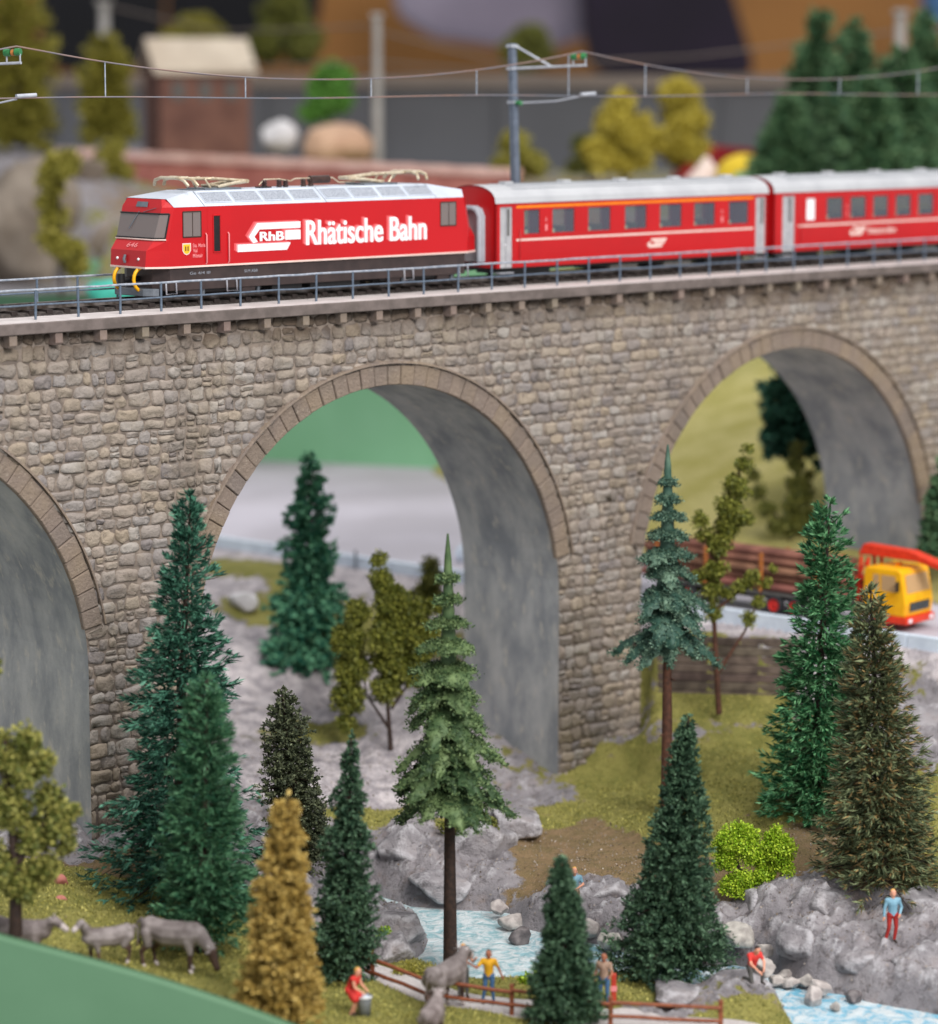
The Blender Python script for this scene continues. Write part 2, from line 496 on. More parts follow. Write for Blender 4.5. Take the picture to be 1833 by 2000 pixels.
class MB:
    def __init__(self):
        self.v, self.f, self.sm = [], [], []

    def add(self, vs, fs, smooth=False):
        b = len(self.v)
        self.v += [tuple(p) for p in vs]
        self.f += [tuple(i + b for i in f) for f in fs]
        self.sm += [smooth] * len(fs)
        return self

    def box(self, x0, x1, y0, y1, z0, z1):
        return self.add([(x0, y0, z0), (x1, y0, z0), (x1, y1, z0), (x0, y1, z0), (x0, y0, z1), (x1, y0, z1), (x1, y1, z1), (x0, y1, z1)],
                        [(0, 3, 2, 1), (4, 5, 6, 7), (0, 1, 5, 4), (1, 2, 6, 5), (2, 3, 7, 6), (3, 0, 4, 7)])

    def prism(self, poly, axis, a, b):
        """poly: 2-D outline; axis 'y' -> (x,z) outline swept from y=a to y=b; 'x' -> (y,z); 'z' -> (x,y)"""
        n = len(poly)
        def P(p, t):
            return (p[0], t, p[1]) if axis == 'y' else ((t, p[0], p[1]) if axis == 'x' else (p[0], p[1], t))
        vs = [P(p, a) for p in poly] + [P(p, b) for p in poly]
        fs = [tuple(range(n)), tuple(range(2 * n - 1, n - 1, -1))]
        fs += [(i, i + n, (i + 1) % n + n, (i + 1) % n) for i in range(n)]
        return self.add(vs, fs)

    def tube(self, pts, rad, n=8, caps=True, smooth=True):
        pts = [Vector(p) for p in pts]
        if not hasattr(rad, '__len__'):
            rad = [rad] * len(pts)
        vs, fs = [], []
        ref = None
        for i, p in enumerate(pts):
            d = (pts[min(i + 1, len(pts) - 1)] - pts[max(i - 1, 0)]).normalized()
            if ref is None:
                ref = Vector((0, 0, 1)) if abs(d.z) < 0.9 else Vector((1, 0, 0))
            u = d.cross(ref).normalized()
            w = d.cross(u).normalized()
            ref = u.cross(d).normalized()
            for k in range(n):
                a = 2 * math.pi * k / n
                vs.append(p + (u * math.cos(a) + w * math.sin(a)) * rad[i])
        for i in range(len(pts) - 1):
            for k in range(n):
                fs.append((i * n + k, i * n + (k + 1) % n, (i + 1) * n + (k + 1) % n, (i + 1) * n + k))
        self.add(vs, fs, smooth)
        if caps:
            self.add([vs[k] for k in range(n)], [tuple(range(n))])
            self.add([vs[(len(pts) - 1) * n + k] for k in range(n)], [tuple(range(n - 1, -1, -1))])
        return self

    def lathe(self, prof, n=16, c=(0, 0, 0)):
        vs, fs = [], []
        for r, z in prof:
            for k in range(n):
                a = 2 * math.pi * k / n
                vs.append((c[0] + r * math.cos(a), c[1] + r * math.sin(a), c[2] + z))
        for i in range(len(prof) - 1):
            for k in range(n):
                fs.append((i * n + k, i * n + (k + 1) % n, (i + 1) * n + (k + 1) % n, (i + 1) * n + k))
        return self.add(vs, fs, True)

    def build(self, name, m, parent=None, bevel=0.0):
        me = bpy.data.meshes.new(name)
        me.from_pydata(self.v, [], self.f)
        me.polygons.foreach_set('use_smooth', self.sm)
        me.materials.append(m)
        o = bpy.data.objects.new(name, me)
        COL.objects.link(o)
        if parent:
            o.parent = parent
        if bevel:
            bv = o.modifiers.new('bevel', 'BEVEL')
            bv.width = bevel
            bv.segments = 2
            bv.limit_method = 'ANGLE'
        return o


def quads_obj(name, V, m, parent=None, mats=None):
    """V: (n,4,3) array of loose quads -> one mesh"""
    n = len(V)
    me = bpy.data.meshes.new(name)
    me.vertices.add(n * 4)
    me.vertices.foreach_set('co', V.reshape(-1).astype(np.float32))
    me.loops.add(n * 4)
    me.loops.foreach_set('vertex_index', np.arange(n * 4, dtype=np.int32))
    me.polygons.add(n)
    me.polygons.foreach_set('loop_start', np.arange(0, n * 4, 4, dtype=np.int32))
    for mm in (m if isinstance(m, (list, tuple)) else [m]):
        me.materials.append(mm)
    if mats is not None:
        me.polygons.foreach_set('material_index', mats.astype(np.int32))
    me.update(calc_edges=True)
    o = bpy.data.objects.new(name, me)
    COL.objects.link(o)
    if parent:
        o.parent = parent
    return o


def copy_tree(o, parent=None):
    c = o.copy()
    COL.objects.link(c)
    c.parent = parent
    for ch in list(o.children):
        copy_tree(ch, c)
    return c


# ------------------------------------------------------------------ ground
# control points: picture point, height above the stream, kind (R rock, G grass, B brown, V gravel)
CP = [
    (60, 1790, 3.0, 'G'), (200, 1880, 2.6, 'G'), (350, 1905, 2.3, 'G'), (200, 1720, 2.8, 'G'), (330, 1740, 2.5, 'G'), (250, 1700, 2.8, 'B'),
    (60, 1700, 3.3, 'G'), (190, 1640, 3.3, 'R'), (420, 1880, 2.0, 'G'), (480, 1960, 1.7, 'G'), (600, 1980, 1.1, 'G'), (420, 1790, 2.1, 'G'),
    (690, 1980, 0.95, 'G'), (800, 1975, 0.8, 'G'), (880, 1985, 0.7, 'G'), (1050, 1995, 0.55, 'G'), (650, 1915, 1.0, 'G'), (600, 1850, 1.2, 'G'),
    (500, 1700, 2.0, 'R'), (560, 1620, 2.0, 'R'), (650, 1700, 1.1, 'R'), (720, 1830, 0.8, 'R'), (740, 1740, 0.5, 'R'), (760, 1890, 0.6, 'G'),
    (1060, 1915, 0.3, 'G'), (960, 1930, 0.4, 'G'), (1230, 1945, 0.5, 'G'), (1300, 1970, 0.4, 'R'), (1400, 2000, 0.4, 'G'), (1200, 2010, 0.5, 'G'), (1550, 2020, 0.3, 'G'),
    (470, 1140, 6.4, 'R'), (500, 1112, 6.8, 'G'), (560, 1115, 6.8, 'G'), (640, 1120, 6.7, 'V'), (760, 1135, 6.5, 'V'), (880, 1150, 6.3, 'V'),
    (470, 1250, 4.9, 'R'), (500, 1380, 3.6, 'R'), (600, 1300, 4.2, 'R'), (540, 1200, 5.4, 'G'), (700, 1250, 4.8, 'G'), (640, 1400, 3.0, 'R'), (640, 1430, 2.9, 'G'), (560, 1500, 2.6, 'R'),
    (700, 1480, 2.4, 'R'), (800, 1420, 3.0, 'R'), (760, 1550, 2.0, 'V'), (760, 1600, 1.9, 'G'), (820, 1600, 2.2, 'R'), (900, 1600, 2.3, 'G'), (960, 1605, 1.9, 'R'),
    (1060, 1570, 1.35, 'R'), (760, 1690, 1.2, 'R'), (850, 1680, 1.3, 'R'), (960, 1690, 1.2, 'R'), (860, 1755, 0.5, 'R'), (960, 1765, 0.5, 'R'),
    (1030, 1740, 0.9, 'B'), (1050, 1690, 1.15, 'B'), (1060, 1650, 1.3, 'B'), (1100, 1610, 1.45, 'G'), (1150, 1610, 1.55, 'B'), (1210, 1600, 1.65, 'G'), (1010, 1775, 0.3, 'R'), (1090, 1640, 1.4, 'B'), (1120, 1580, 1.45, 'G'), (1200, 1540, 1.5, 'G'), (1250, 1560, 1.7, 'G'), (1180, 1650, 1.5, 'B'), (1130, 1690, 1.5, 'B'),
    (1090, 1740, 1.1, 'R'), (1160, 1740, 1.2, 'R'), (1160, 1800, 0.6, 'R'), (1230, 1770, 0.9, 'R'), (1240, 1700, 1.6, 'B'), (1200, 1840, 0.3, 'R'),
    (1300, 1600, 2.2, 'G'), (1420, 1640, 2.3, 'G'), (1400, 1540, 2.6, 'G'), (1480, 1470, 3.1, 'G'), (1300, 1700, 1.7, 'B'), (1420, 1750, 1.6, 'B'), (1560, 1640, 2.5, 'B'), (1560, 1560, 2.7, 'G'),
    (1250, 1480, 1.95, 'R'), (1330, 1465, 2.5, 'R'), (1450, 1430, 3.3, 'R'), (1520, 1390, 3.9, 'R'), (1550, 1340, 4.6, 'R'), (1260, 1420, 3.2, 'G'), (1340, 1400, 3.8, 'G'), (1430, 1390, 3.9, 'G'),
    (1400, 1362, 4.15, 'G'), (1270, 1362, 4.15, 'G'), (1330, 1362, 4.15, 'G'), (1470, 1362, 4.15, 'G'), (1520, 1366, 4.15, 'G'), (1300, 1385, 3.9, 'G'), (1390, 1385, 3.9, 'G'),
    (1290, 1262, 6.55, 'V'), (1400, 1258, 6.6, 'V'), (1530, 1275, 6.5, 'V'), (1300, 1235, 6.75, 'V'), (1450, 1240, 6.75, 'V'), (1600, 1265, 6.6, 'V'), (1760, 1290, 6.4, 'V'),
    (1780, 1320, 5.9, 'G'), (1740, 1370, 5.0, 'R'), (1830, 1400, 4.6, 'R'), (1820, 1470, 3.9, 'R'), (1830, 1560, 3.0, 'G'), (1740, 1640, 2.6, 'G'), (1800, 1700, 2.6, 'G'), (1700, 1700, 2.6, 'B'),
    (1440, 1780, 1.5, 'R'), (1500, 1735, 2.2, 'R'), (1600, 1735, 2.4, 'R'), (1620, 1800, 2.0, 'R'), (1540, 1800, 1.8, 'R'), (1700, 1770, 2.3, 'R'), (1680, 1832, 1.55, 'R'), (1745, 1842, 1.5, 'R'), (1800, 1850, 1.4, 'R'),
    (1640, 1860, 1.45, 'R'), (1560, 1880, 0.9, 'R'), (1680, 1890, 1.2, 'R'), (1790, 1890, 1.2, 'R'), (1650, 1930, 0.35, 'R'), (1780, 1940, 0.5, 'R'), (1460, 1850, 0.8, 'R'), (1420, 1890, 0.4, 'R'), (1490, 1890, 0.5, 'R'),
    (1380, 1850, 0.6, 'R'), (1820, 1780, 2.2, 'R'),
]
KI = {'G': 0, 'B': 1, 'V': 2, 'R': 3}
pts, zs, ks = [], [], []
for px, py, z, k in CP:
    if k == 'R' and px < 900 and py < 1510:
        k = 'V'
    p = on(px, py, z)
    pts.append((p.x, p.y)); zs.append(z); ks.append(KI[k])
# places outside the picture, in metres
for x, y, z, k in [(-26, 86, 3.2, 'G'), (-30, 100, 3.6, 'G'), (-22, 108, 4.2, 'R'), (-30, 125, 6.0, 'R'), (-18, 118, 5.0, 'R'), (-14, 128, 6.3, 'R'), (-20, 138, 6.8, 'G'),
                   (24, 86, 0.6, 'G'), (26, 96, 2.0, 'R'), (28, 105, 3.0, 'G'), (28, 115, 5.4, 'G'), (-16, 80, 2.6, 'G'), (0, 80, 0.7, 'G'), (16, 80, 0.3, 'G'), (8, 82, 0.4, 'G')]:
    pts.append((x, y)); zs.append(z); ks.append(KI[k])
pts = np.array(pts); zs = np.array(zs); ks = np.array(ks)

RIV = [(735, 1750), (800, 1774), (880, 1780), (985, 1787), (1015, 1815), (1110, 1838), (1180, 1852), (1240, 1876), (1330, 1892), (1440, 1888), (1500, 1900), (1560, 1935), (1640, 1945),
       (1700, 1962), (1833, 1985), (2000, 2020), (2000, 2160), (1640, 2070), (1570, 2010), (1535, 1972), (1420, 1945), (1300, 1938), (1240, 1922), (1160, 1915), (1080, 1905), (1000, 1915),
       (930, 1922), (860, 1905), (800, 1888), (835, 1862), (845, 1835), (815, 1805), (770, 1785), (725, 1768)]
RIVW = np.array([on(*p, 0.0)[:2] for p in RIV])
PATH = np.array([on(*p)[:2] for p in ((640, 1860, 1.0), (740, 1905, 0.75), (860, 1945, 0.65), (1000, 1965, 0.6), (1200, 1992, 0.5), (1420, 2008, 0.45), (1600, 2040, 0.4))])


def poly_sdf(P, poly):
    inside = np.zeros(len(P), bool)
    dm = np.full(len(P), 1e9)
    n = len(poly)
    for i in range(n):
        a, b = poly[i], poly[(i + 1) % n]
        e = b - a
        w = P - a
        t = np.clip((w @ e) / (e @ e), 0, 1)
        dm = np.minimum(dm, np.hypot(*(w - t[:, None] * e).T))
        c = (a[1] > P[:, 1]) != (b[1] > P[:, 1])
        xi = (b[0] - a[0]) * (P[:, 1] - a[1]) / (b[1] - a[1] + 1e-12) + a[0]
        inside ^= c & (P[:, 0] < xi)
    return np.where(inside, -dm, dm)


def line_dist(P, line):
    dm = np.full(len(P), 1e9)
    for a, b in zip(line[:-1], line[1:]):
        e = b - a
        w = P - a
        t = np.clip((w @ e) / (e @ e), 0, 1)
        dm = np.minimum(dm, np.hypot(*(w - t[:, None] * e).T))
    return dm


ROAD_Z = 6.9
KA, KB = on(640, 1096, ROAD_Z), on(1833, 1268, ROAD_Z)       # line of the kerb
kd = (KB - KA).normalized()
kn = Vector((-kd.y, kd.x, 0))


WL, WR = on(1285, 1338, 4.85), on(1545, 1352, 4.7)            # foot of the timber wall
WD = (WR - WL); WD.z = 0
WLEN = WD.length
WD.normalize()


def smooth01(x):
    x = np.clip(x, 0, 1)
    return x * x * (3 - 2 * x)


def fnoise(P, sx, sy, oct_, seed):
    return np.array([noise.fractal(Vector((p[0] * sx + seed, p[1] * sy - seed, seed * 0.37)), 0.9, 2.1, oct_) for p in P])


def ground(P, fine=True):
    """heights and surface weights for an (n,2) array of places"""
    n = len(P)
    z = np.zeros(n); w = np.zeros((n, 4))
    for i0 in range(0, n, 20000):
        Q = P[i0:i0 + 20000]
        d2 = ((Q[:, None, :] - pts[None]) ** 2).sum(2) + 0.35
        wz = d2 ** -1.9
        z[i0:i0 + 20000] = (wz * zs).sum(1) / wz.sum(1)
        wk = d2 ** -2.4
        for k in range(4):
            w[i0:i0 + 20000, k] = (wk * (ks == k)).sum(1) / wk.sum(1)
    # road bed and the land behind it
    back = (P[:, 0] - KA.x) * kn.x + (P[:, 1] - KA.y) * kn.y
    rr = smooth01((back + 2.2) / 2.0)
    z = z * (1 - rr) + (ROAD_Z - 0.12) * rr
    w *= (1 - rr)[:, None]
    w[:, 2] += rr
    # meadow hill behind the third arch
    hx = P[:, 0] - np.interp(P[:, 1], [100, 118, 128, 138, 150, 170], [60, 26, 19, 9.0, 2.0, -2.5])
    hl = smooth01(hx / 10.0)
    hz = ROAD_Z + np.clip(hx, 0, 30) * 0.30 + np.clip(P[:, 1] - 140, 0, 40) * 0.06 * smooth01(hx / 6)
    hill_w = np.zeros(n)
    on_h = smooth01(hx / 0.8) * (back > 0)
    z = np.where(back > 0, z * (1 - on_h) + hz * on_h, z)
    w *= (1 - on_h)[:, None]
    w[:, 0] += on_h
    hill_w[:] = on_h
    rock = np.clip(w[:, 3] + 0.9 * w[:, 2] * (back < -2.4), 0, 1) * np.where(P[:, 1] > 112, 0.75, 1.0)
    if fine:
        near = (P[:, 1] < 135)
        amp = np.zeros(n); 
        idx = np.where(near)[0]
        Q = P[idx]
        a = fnoise(Q, 0.35, 0.35, 3, 3.1)
        b = np.abs(fnoise(Q, 0.9, 0.9, 4, 8.7))
        c = fnoise(Q, 2.6, 2.6, 3, 15.2)
        vo = np.array([(lambda dd_: dd_[1] - dd_[0])(noise.voronoi(Vector((p[0] * 0.75, p[1] * 0.75, 0.3 * math.sin(p[0]))))[0]) for p in Q])
        rd_ = np.array([noise.ridged_multi_fractal(Vector((p[0] * 0.55 + 3, p[1] * 0.55, 4.0)), 0.9, 2.2, 4, 1.0, 2.0) for p in Q])
        z[idx] += rock[idx] * (0.35 * a - 0.42 * b - 0.12 + 0.2 * rd_ + 0.09 * c + 0.55 * np.minimum(vo, 0.55)) + (1 - rock[idx]) * (0.07 * a + 0.012 * c)
    wx = (P[:, 0] - WL.x) * WD.x + (P[:, 1] - WL.y) * WD.y
    wy = -(P[:, 0] - WL.x) * WD.y + (P[:, 1] - WL.y) * WD.x
    mx = smooth01((wx + 0.6) / 0.8) * smooth01((WLEN + 0.6 - wx) / 0.8)
    m1 = mx * smooth01((wy + 4.5) / 3.0) * (wy < 0.12)
    z = z * (1 - m1) + (4.6 + wy * 0.2) * m1
    w[:, 3] *= 1 - m1; w[:, 2] *= 1 - m1; w[:, 0] = np.maximum(w[:, 0], m1)
    m2 = mx * (wy >= 0.12) * (back < 0)
    z = z * (1 - m2) + 6.62 * m2
    sd = poly_sdf(P, RIVW)
    t = smooth01((sd + 0.15) / 0.9)
    z = z * t + (-0.35) * (1 - t)
    w[:, 3] += (1 - smooth01((sd + 0.1) / 0.5)); 
    pd = line_dist(P, PATH)
    pw = 1 - smooth01((pd - 0.8) / 0.4)
    z = z * (1 - pw * 0.6) + pw * 0.6 * np.interp(P[:, 0], PATH[:, 0], [1.0, 0.75, 0.65, 0.6, 0.5, 0.45, 0.4])
    w = np.clip(w, 0, 1)
    ground.hill = hill_w
    return z, w, pw, sd


def gz(x, y):
    return float(ground(np.array([[x, y]]), True)[0][0])


U = np.linspace(-0.27, 0.27, 400)
D = np.concatenate([np.arange(80, 92, 0.24), np.arange(92, 112, 0.19), np.arange(112, 128, 0.28), np.arange(128, 172, 1.0)])
uu, dd = np.meshgrid(U, D)
st_ = 84.65 - 0.00225 * (CX + uu * F + 80)
dd = np.where(dd < 92, st_ + (dd - 80) / 12.0 * (92 - st_), dd)
GP = np.stack([(uu * dd).ravel(), dd.ravel()], 1)
gzv, gw, gpath, gsd = ground(GP)
ghill = ground.hill.copy()
nc, nr = len(U), len(D)
me = bpy.data.meshes.new('ground')
me.vertices.add(len(GP))
me.vertices.foreach_set('co', np.column_stack([GP, gzv]).astype(np.float32).ravel())
ii = (np.arange(nr - 1)[:, None] * nc + np.arange(nc - 1)[None]).ravel()
fq = np.stack([ii, ii + 1, ii + nc + 1, ii + nc], 1).astype(np.int32)
me.loops.add(fq.size)
me.loops.foreach_set('vertex_index', fq.ravel())
me.polygons.add(len(fq))
me.polygons.foreach_set('loop_start', np.arange(0, fq.size, 4, dtype=np.int32))
me.polygons.foreach_set('use_smooth', np.ones(len(fq), bool))
for nm, arr in (('grass', gw[:, 0]), ('brown', np.clip(gw[:, 1] + gw[:, 0], 0, 1)), ('gravel', gw[:, 2]), ('path', gpath), ('dry', ghill * 0.85)):
    a_ = me.attributes.new(nm, 'FLOAT', 'POINT')
    a_.data.foreach_set('value', arr.astype(np.float32))
me.update(calc_edges=True)
me.materials.append(M['terrain'])
go = bpy.data.objects.new('ground', me)
COL.objects.link(go)
tag(go, kind='structure')

# stream
riv = MB()
rp = [Vector((p[0], p[1], 0)) for p in RIVW]
cen = sum(rp, Vector()) / len(rp)
bm = bmesh.new()
grow = []
for i, p in enumerate(rp):
    t = (rp[(i + 1) % len(rp)] - rp[i - 1]).normalized()
    grow.append(bm.verts.new(p + Vector((-t.y, t.x, 0)) * 0.7 * (1 if poly_sdf(np.array([[p.x - t.y * .05, p.y + t.x * .05]]), RIVW)[0] > 0 else -1)))
bm.faces.new(grow)
bmesh.ops.triangulate(bm, faces=bm.faces[:])
me = bpy.data.meshes.new('stream_water')
bm.to_mesh(me); bm.free()
me.materials.append(M['water'])
wo = bpy.data.objects.new('stream_water', me)
COL.objects.link(wo)
tag(wo, kind='structure')

# road behind the viaduct
RZ = ROAD_Z
a0, a1 = KA - kd * 40, KB + kd * 25
rd = MB()
rd.add([a0 + kn * 0.35, a1 + kn * 0.35, a1 + kn * 7.0, KA + kd * 16 + kn * 9, KA + kd * 6 + kn * 42, a0 + kn * 42], [(0, 1, 2, 3, 4, 5)])
o = rd.build('road', M['road']); o.location.z = 0.004
tag(o, kind='structure')
# kerb blocks
kerb = empty('kerb', KA)
tag(kerb, 'bluish white kerb line along the grey road under the arches', 'kerb')
klen = (a1 - a0).length
for i in range(int(klen / 4.0)):
    b0 = (a0 - KA).dot(kd) + i * 4.0
    m_ = MB()
    m_.box(b0 + 0.02, b0 + 3.98, -0.02, 0.33, -0.25, 0.42)
    ko = m_.build('kerb_block', M['kerb'], kerb, 0.03)
    ko.rotation_euler.z = math.atan2(kd.y, kd.x)
for i in range(5):
    m_ = MB()
    m_.box(2 + i * 4.6, 2.09 + i * 4.6, -0.3, -0.21, -0.25, 0.75)
    po = m_.build('marker_post', M['grey_metal'], kerb)
    po.rotation_euler.z = math.atan2(kd.y, kd.x)

# ------------------------------------------------------------------ viaduct (local: x along, y away from the camera, z above the deck)
ARC, ARA, ARB, ARZ = 15.25, 8.97, 9.0, -3.2       # centre, half span, rise, crown
PERIOD = 22.62
CENT = [ARC + PERIOD * k for k in (-1, 0, 1, 2)]
YF, YB = -0.36, 5.1
S0, S1 = -14.0, 62.0
viaduct = empty('viaduct', BO, TH)
tag(viaduct, 'tan rubble stone railway viaduct with three tall round arches', 'viaduct')


def intrados(s, off=0.0):
    """underside height at s for the arch curve grown by off; None inside a pier"""
    for c in CENT:
        u = (s - c) / (ARA + off)
        if abs(u) < 1:
            return ARZ - ARB + (ARB + off) * math.sqrt(1 - u * u)
    return None


SPR = ARZ - ARB
# mortar core: front and back skins
core = MB()
ss = set(np.arange(S0, S1 + 0.01, 0.5).round(3))
for c in CENT:
    for k in range(61):
        ss.add(round(c + ARA * math.cos(math.pi * k / 60), 4))
ss = sorted(s for s in ss if S0 <= s <= S1)
for sa, sb in zip(ss[:-1], ss[1:]):
    if sb - sa < 1e-4:
        continue
    mid = intrados((sa + sb) / 2)
    if mid is None:
        za = zb = -22.5
    else:
        za = intrados(sa) if intrados(sa) is not None else SPR
        zb = intrados(sb) if intrados(sb) is not None else SPR
    for y, fl in ((YF, False), (YB, True)):
        q = [(sa, y, za), (sb, y, zb), (sb, y, -0.4), (sa, y, -0.4)]
        core.add(q, [(0, 1, 2, 3) if not fl else (3, 2, 1, 0)])
core.build('wall_core', M['mortar'], viaduct)
for c in CENT:
    if c - ARA > S1:
        continue
    m_ = MB()
    prof = [(c - ARA, -22.5), (c - ARA, SPR)]
    prof += [(c - ARA * math.cos(math.pi * k / 48), SPR + ARB * math.sin(math.pi * k / 48)) for k in range(1, 48)]
    prof += [(c + ARA, SPR), (c + ARA, -22.5)]
    for y0, y1 in ((YF - 0.05, YB),):
        ys = np.linspace(y0, y1, 5)
        for (s0_, z0_), (s1_, z1_) in zip(prof[:-1], prof[1:]):
            for ya, yb in zip(ys[:-1], ys[1:]):
                m_.add([(s0_, ya, z0_), (s0_, yb, z0_), (s1_, yb, z1_), (s1_, ya, z1_)], [(0, 1, 2, 3)], True)
    m_.build('arch_barrel', M['barrel'], viaduct)

# dressed arch stones
RING = 0.72
for ci, c in enumerate(CENT[:3]):
    ang0 = math.asin((-10.7 - SPR) / ARB)
    N = 40
    for k in range(N):
        t0 = ang0 + (math.pi - 2 * ang0) * (k + 0.02) / N
        t1 = ang0 + (math.pi - 2 * ang0) * (k + 0.98) / N
        s_mid = c + ARA * math.cos((t0 + t1) / 2)
        if s_mid < -5 or s_mid > 54:
            continue
        pr = -0.465 - random.uniform(-0.015, 0.03)
        rr_ = RING + random.uniform(-0.05, 0.04)
        def P(t, off, y):
            return (c + (ARA + off) * math.cos(t), y, SPR + (ARB + off) * math.sin(t))
        i_ = -0.03
        ins = 0.028
        vs_ = [P(t0, i_, YF + 0.1), P(t1, i_, YF + 0.1), P(t1, rr_, YF + 0.1), P(t0, rr_, YF + 0.1)]
        vs_ += [P(t0, i_, pr + 0.04), P(t1, i_, pr + 0.04), P(t1, rr_, pr + 0.04), P(t0, rr_, pr + 0.04)]
        dt = ins / ARA
        vs_ += [P(t0 + dt, i_ + ins, pr), P(t1 - dt, i_ + ins, pr + random.uniform(-.015, .015)), P(t1 - dt, rr_ - ins, pr + random.uniform(-.015, .015)), P(t0 + dt, rr_ - ins, pr)]
        fs_ = []
        for b in (0, 4):
            fs_ += [(b + i, b + (i + 1) % 4, b + 4 + (i + 1) % 4, b + 4 + i) for i in range(4)]
        fs_.append((8, 9, 10, 11))
        m_ = MB().add(vs_, fs_)
        m_.build('arch_stone', M['voussoir'], viaduct)
    # thin moulded edge along the back of the ring
    m_ = MB()
    for k in range(64):
        t0 = ang0 + (math.pi - 2 * ang0) * k / 64
        t1 = ang0 + (math.pi - 2 * ang0) * (k + 1) / 64
        if not -6 < c + ARA * math.cos(t0) < 56:
            continue
        for oa, ya, ob, yb in ((RING + .05, -0.42, RING + .05, -0.55), (RING + .05, -0.55, RING + .13, -0.53), (RING + .13, -0.53, RING + .15, -0.36)):
            m_.add([(c + (ARA + oa) * math.cos(t0), ya, SPR + (ARB + oa) * math.sin(t0)), (c + (ARA + oa) * math.cos(t1), ya, SPR + (ARB + oa) * math.sin(t1)),
                    (c + (ARA + ob) * math.cos(t1), yb, SPR + (ARB + ob) * math.sin(t1)), (c + (ARA + ob) * math.cos(t0), yb, SPR + (ARB + ob) * math.sin(t0))], [(0, 1, 2, 3)], True)
    if m_.v:
        m_.build('arch_moulding', M['voussoir'], viaduct)


# rubble stones
def clip_arch(s, z, off):
    """push a point out of the arch opening grown by off; returns None-free (s,z) and whether it was inside"""
    for c in CENT:
        if z > SPR:
            a, b = ARA + off, ARB + off
            q = math.hypot((s - c) / a, (z - SPR) / b)
            if q < 1:
                return c + (s - c) / q, SPR + (z - SPR) / q, True
        elif abs(s - c) < ARA:
            return (c + (ARA + 0.0) * (1 if s > c else -1)), z, True
    return s, z, False


stones = []
zc = -0.42
while zc > -21.5:
    hcr = random.uniform(0.36, 0.58) if zc < -0.6 else 0.42
    s = -4.0 + random.uniform(0, 0.5)
    while s < 53.5:
        wd = random.choice((random.uniform(0.34, 0.6), random.uniform(0.5, 0.8), random.uniform(0.7, 1.1)))
        mid = intrados(s + wd / 2)
        cells = [(s, s + wd, zc - hcr, zc)]
        rnd = random.random()
        if rnd < 0.08 and hcr > 0.46 and wd < 0.75:
            zz = zc - hcr * random.uniform(0.4, 0.6)
            cells = [(s, s + wd, zc - hcr, zz), (s, s + wd, zz, zc)]
        elif rnd < 0.2 and wd > 0.6:
            sm_ = s + wd * random.uniform(0.4, 0.6)
            zz = zc - hcr * 0.5
            cells = [(s, sm_, zc - hcr, zc), (sm_, s + wd, zc - hcr, zz), (sm_, s + wd, zz, zc)]
        stones += cells
        s += wd
    zc -= hcr


def wob(s, z):
    return 0.09 * noise.noise(Vector((s * 0.55, z * 0.9, 2.0))) + 0.05 * noise.noise(Vector((s * 2.1, z * 1.3, 7.0)))


def stone_mesh(cell):
    sa, sb, za, zb = cell
    g = 0.018
    cx_, cz_ = (sa + sb) / 2, (za + zb) / 2
    hw, hh = (sb - sa) / 2 - g * random.uniform(0.6, 1.6), (zb - za) / 2 - g * random.uniform(0.6, 1.5)
    cut = min(hw, hh) * random.uniform(0.22, 0.6)
    out = [(-hw, -hh + cut), (-hw + cut, -hh), (hw * random.uniform(-.2, .2), -hh * random.uniform(.92, 1.06)), (hw - cut, -hh), (hw, -hh + cut), (hw, hh - cut), (hw - cut, hh), (hw * random.uniform(-.2, .2), hh * random.uniform(.92, 1.08)), (-hw + cut, hh), (-hw, hh - cut)]
    NS = len(out)
    j = 0.24 * min(hw, hh)
    ring = []
    nin = 0
    for x, z in out:
        px_, pz_ = cx_ + x + random.uniform(-j, j), cz_ + z + random.uniform(-j, j)
        pz_ += wob(px_, pz_)
        px_, pz_, ins = clip_arch(px_, pz_, 0.68 if pz_ > -10.75 else 0.0)
        nin += ins
        pz_ = min(pz_, -0.41)
        ring.append((px_, pz_))
    if nin >= NS - 1:
        return None
    gx = sum(p[0] for p in ring) / NS
    gz_ = sum(p[1] for p in ring) / NS
    dep = random.uniform(0.04, 0.115)
    tx, tz = random.uniform(-0.06, 0.06), random.uniform(-0.07, 0.02)
    v = [(x, YF + 0.06, z) for x, z in ring]
    f1 = 0.93
    v += [(gx + (x - gx) * f1, YF - dep * random.uniform(.45, .85), gz_ + (z - gz_) * f1) for x, z in ring]
    f2 = 0.6
    v += [(gx + (x - gx) * f2 + random.uniform(-.03, .03), YF - dep * (1.0 + random.uniform(-.4, .35)) + tx * (x - gx) / max(hw, .1) + tz * (z - gz_) / max(hh, .1), gz_ + (z - gz_) * f2) for x, z in ring]
    v += [(gx, YF - dep * random.uniform(0.8, 1.25), gz_)]
    f = [(i, (i + 1) % NS, NS + (i + 1) % NS, NS + i) for i in range(NS)] + [(NS + i, NS + (i + 1) % NS, 2 * NS + (i + 1) % NS, 2 * NS + i) for i in range(NS)]
    f += [(2 * NS + i, 2 * NS + (i + 1) % NS, 3 * NS) for i in range(NS)]
    ar = 0
    for i in range(NS):
        ar += ring[i][0] * ring[(i + 1) % NS][1] - ring[(i + 1) % NS][0] * ring[i][1]
    return v, f, abs(ar) / 2, gx, gz_


built = []
for cell in stones:
    q = stone_mesh(cell)
    if q and q[2] > 0.03:
        built.append(q)
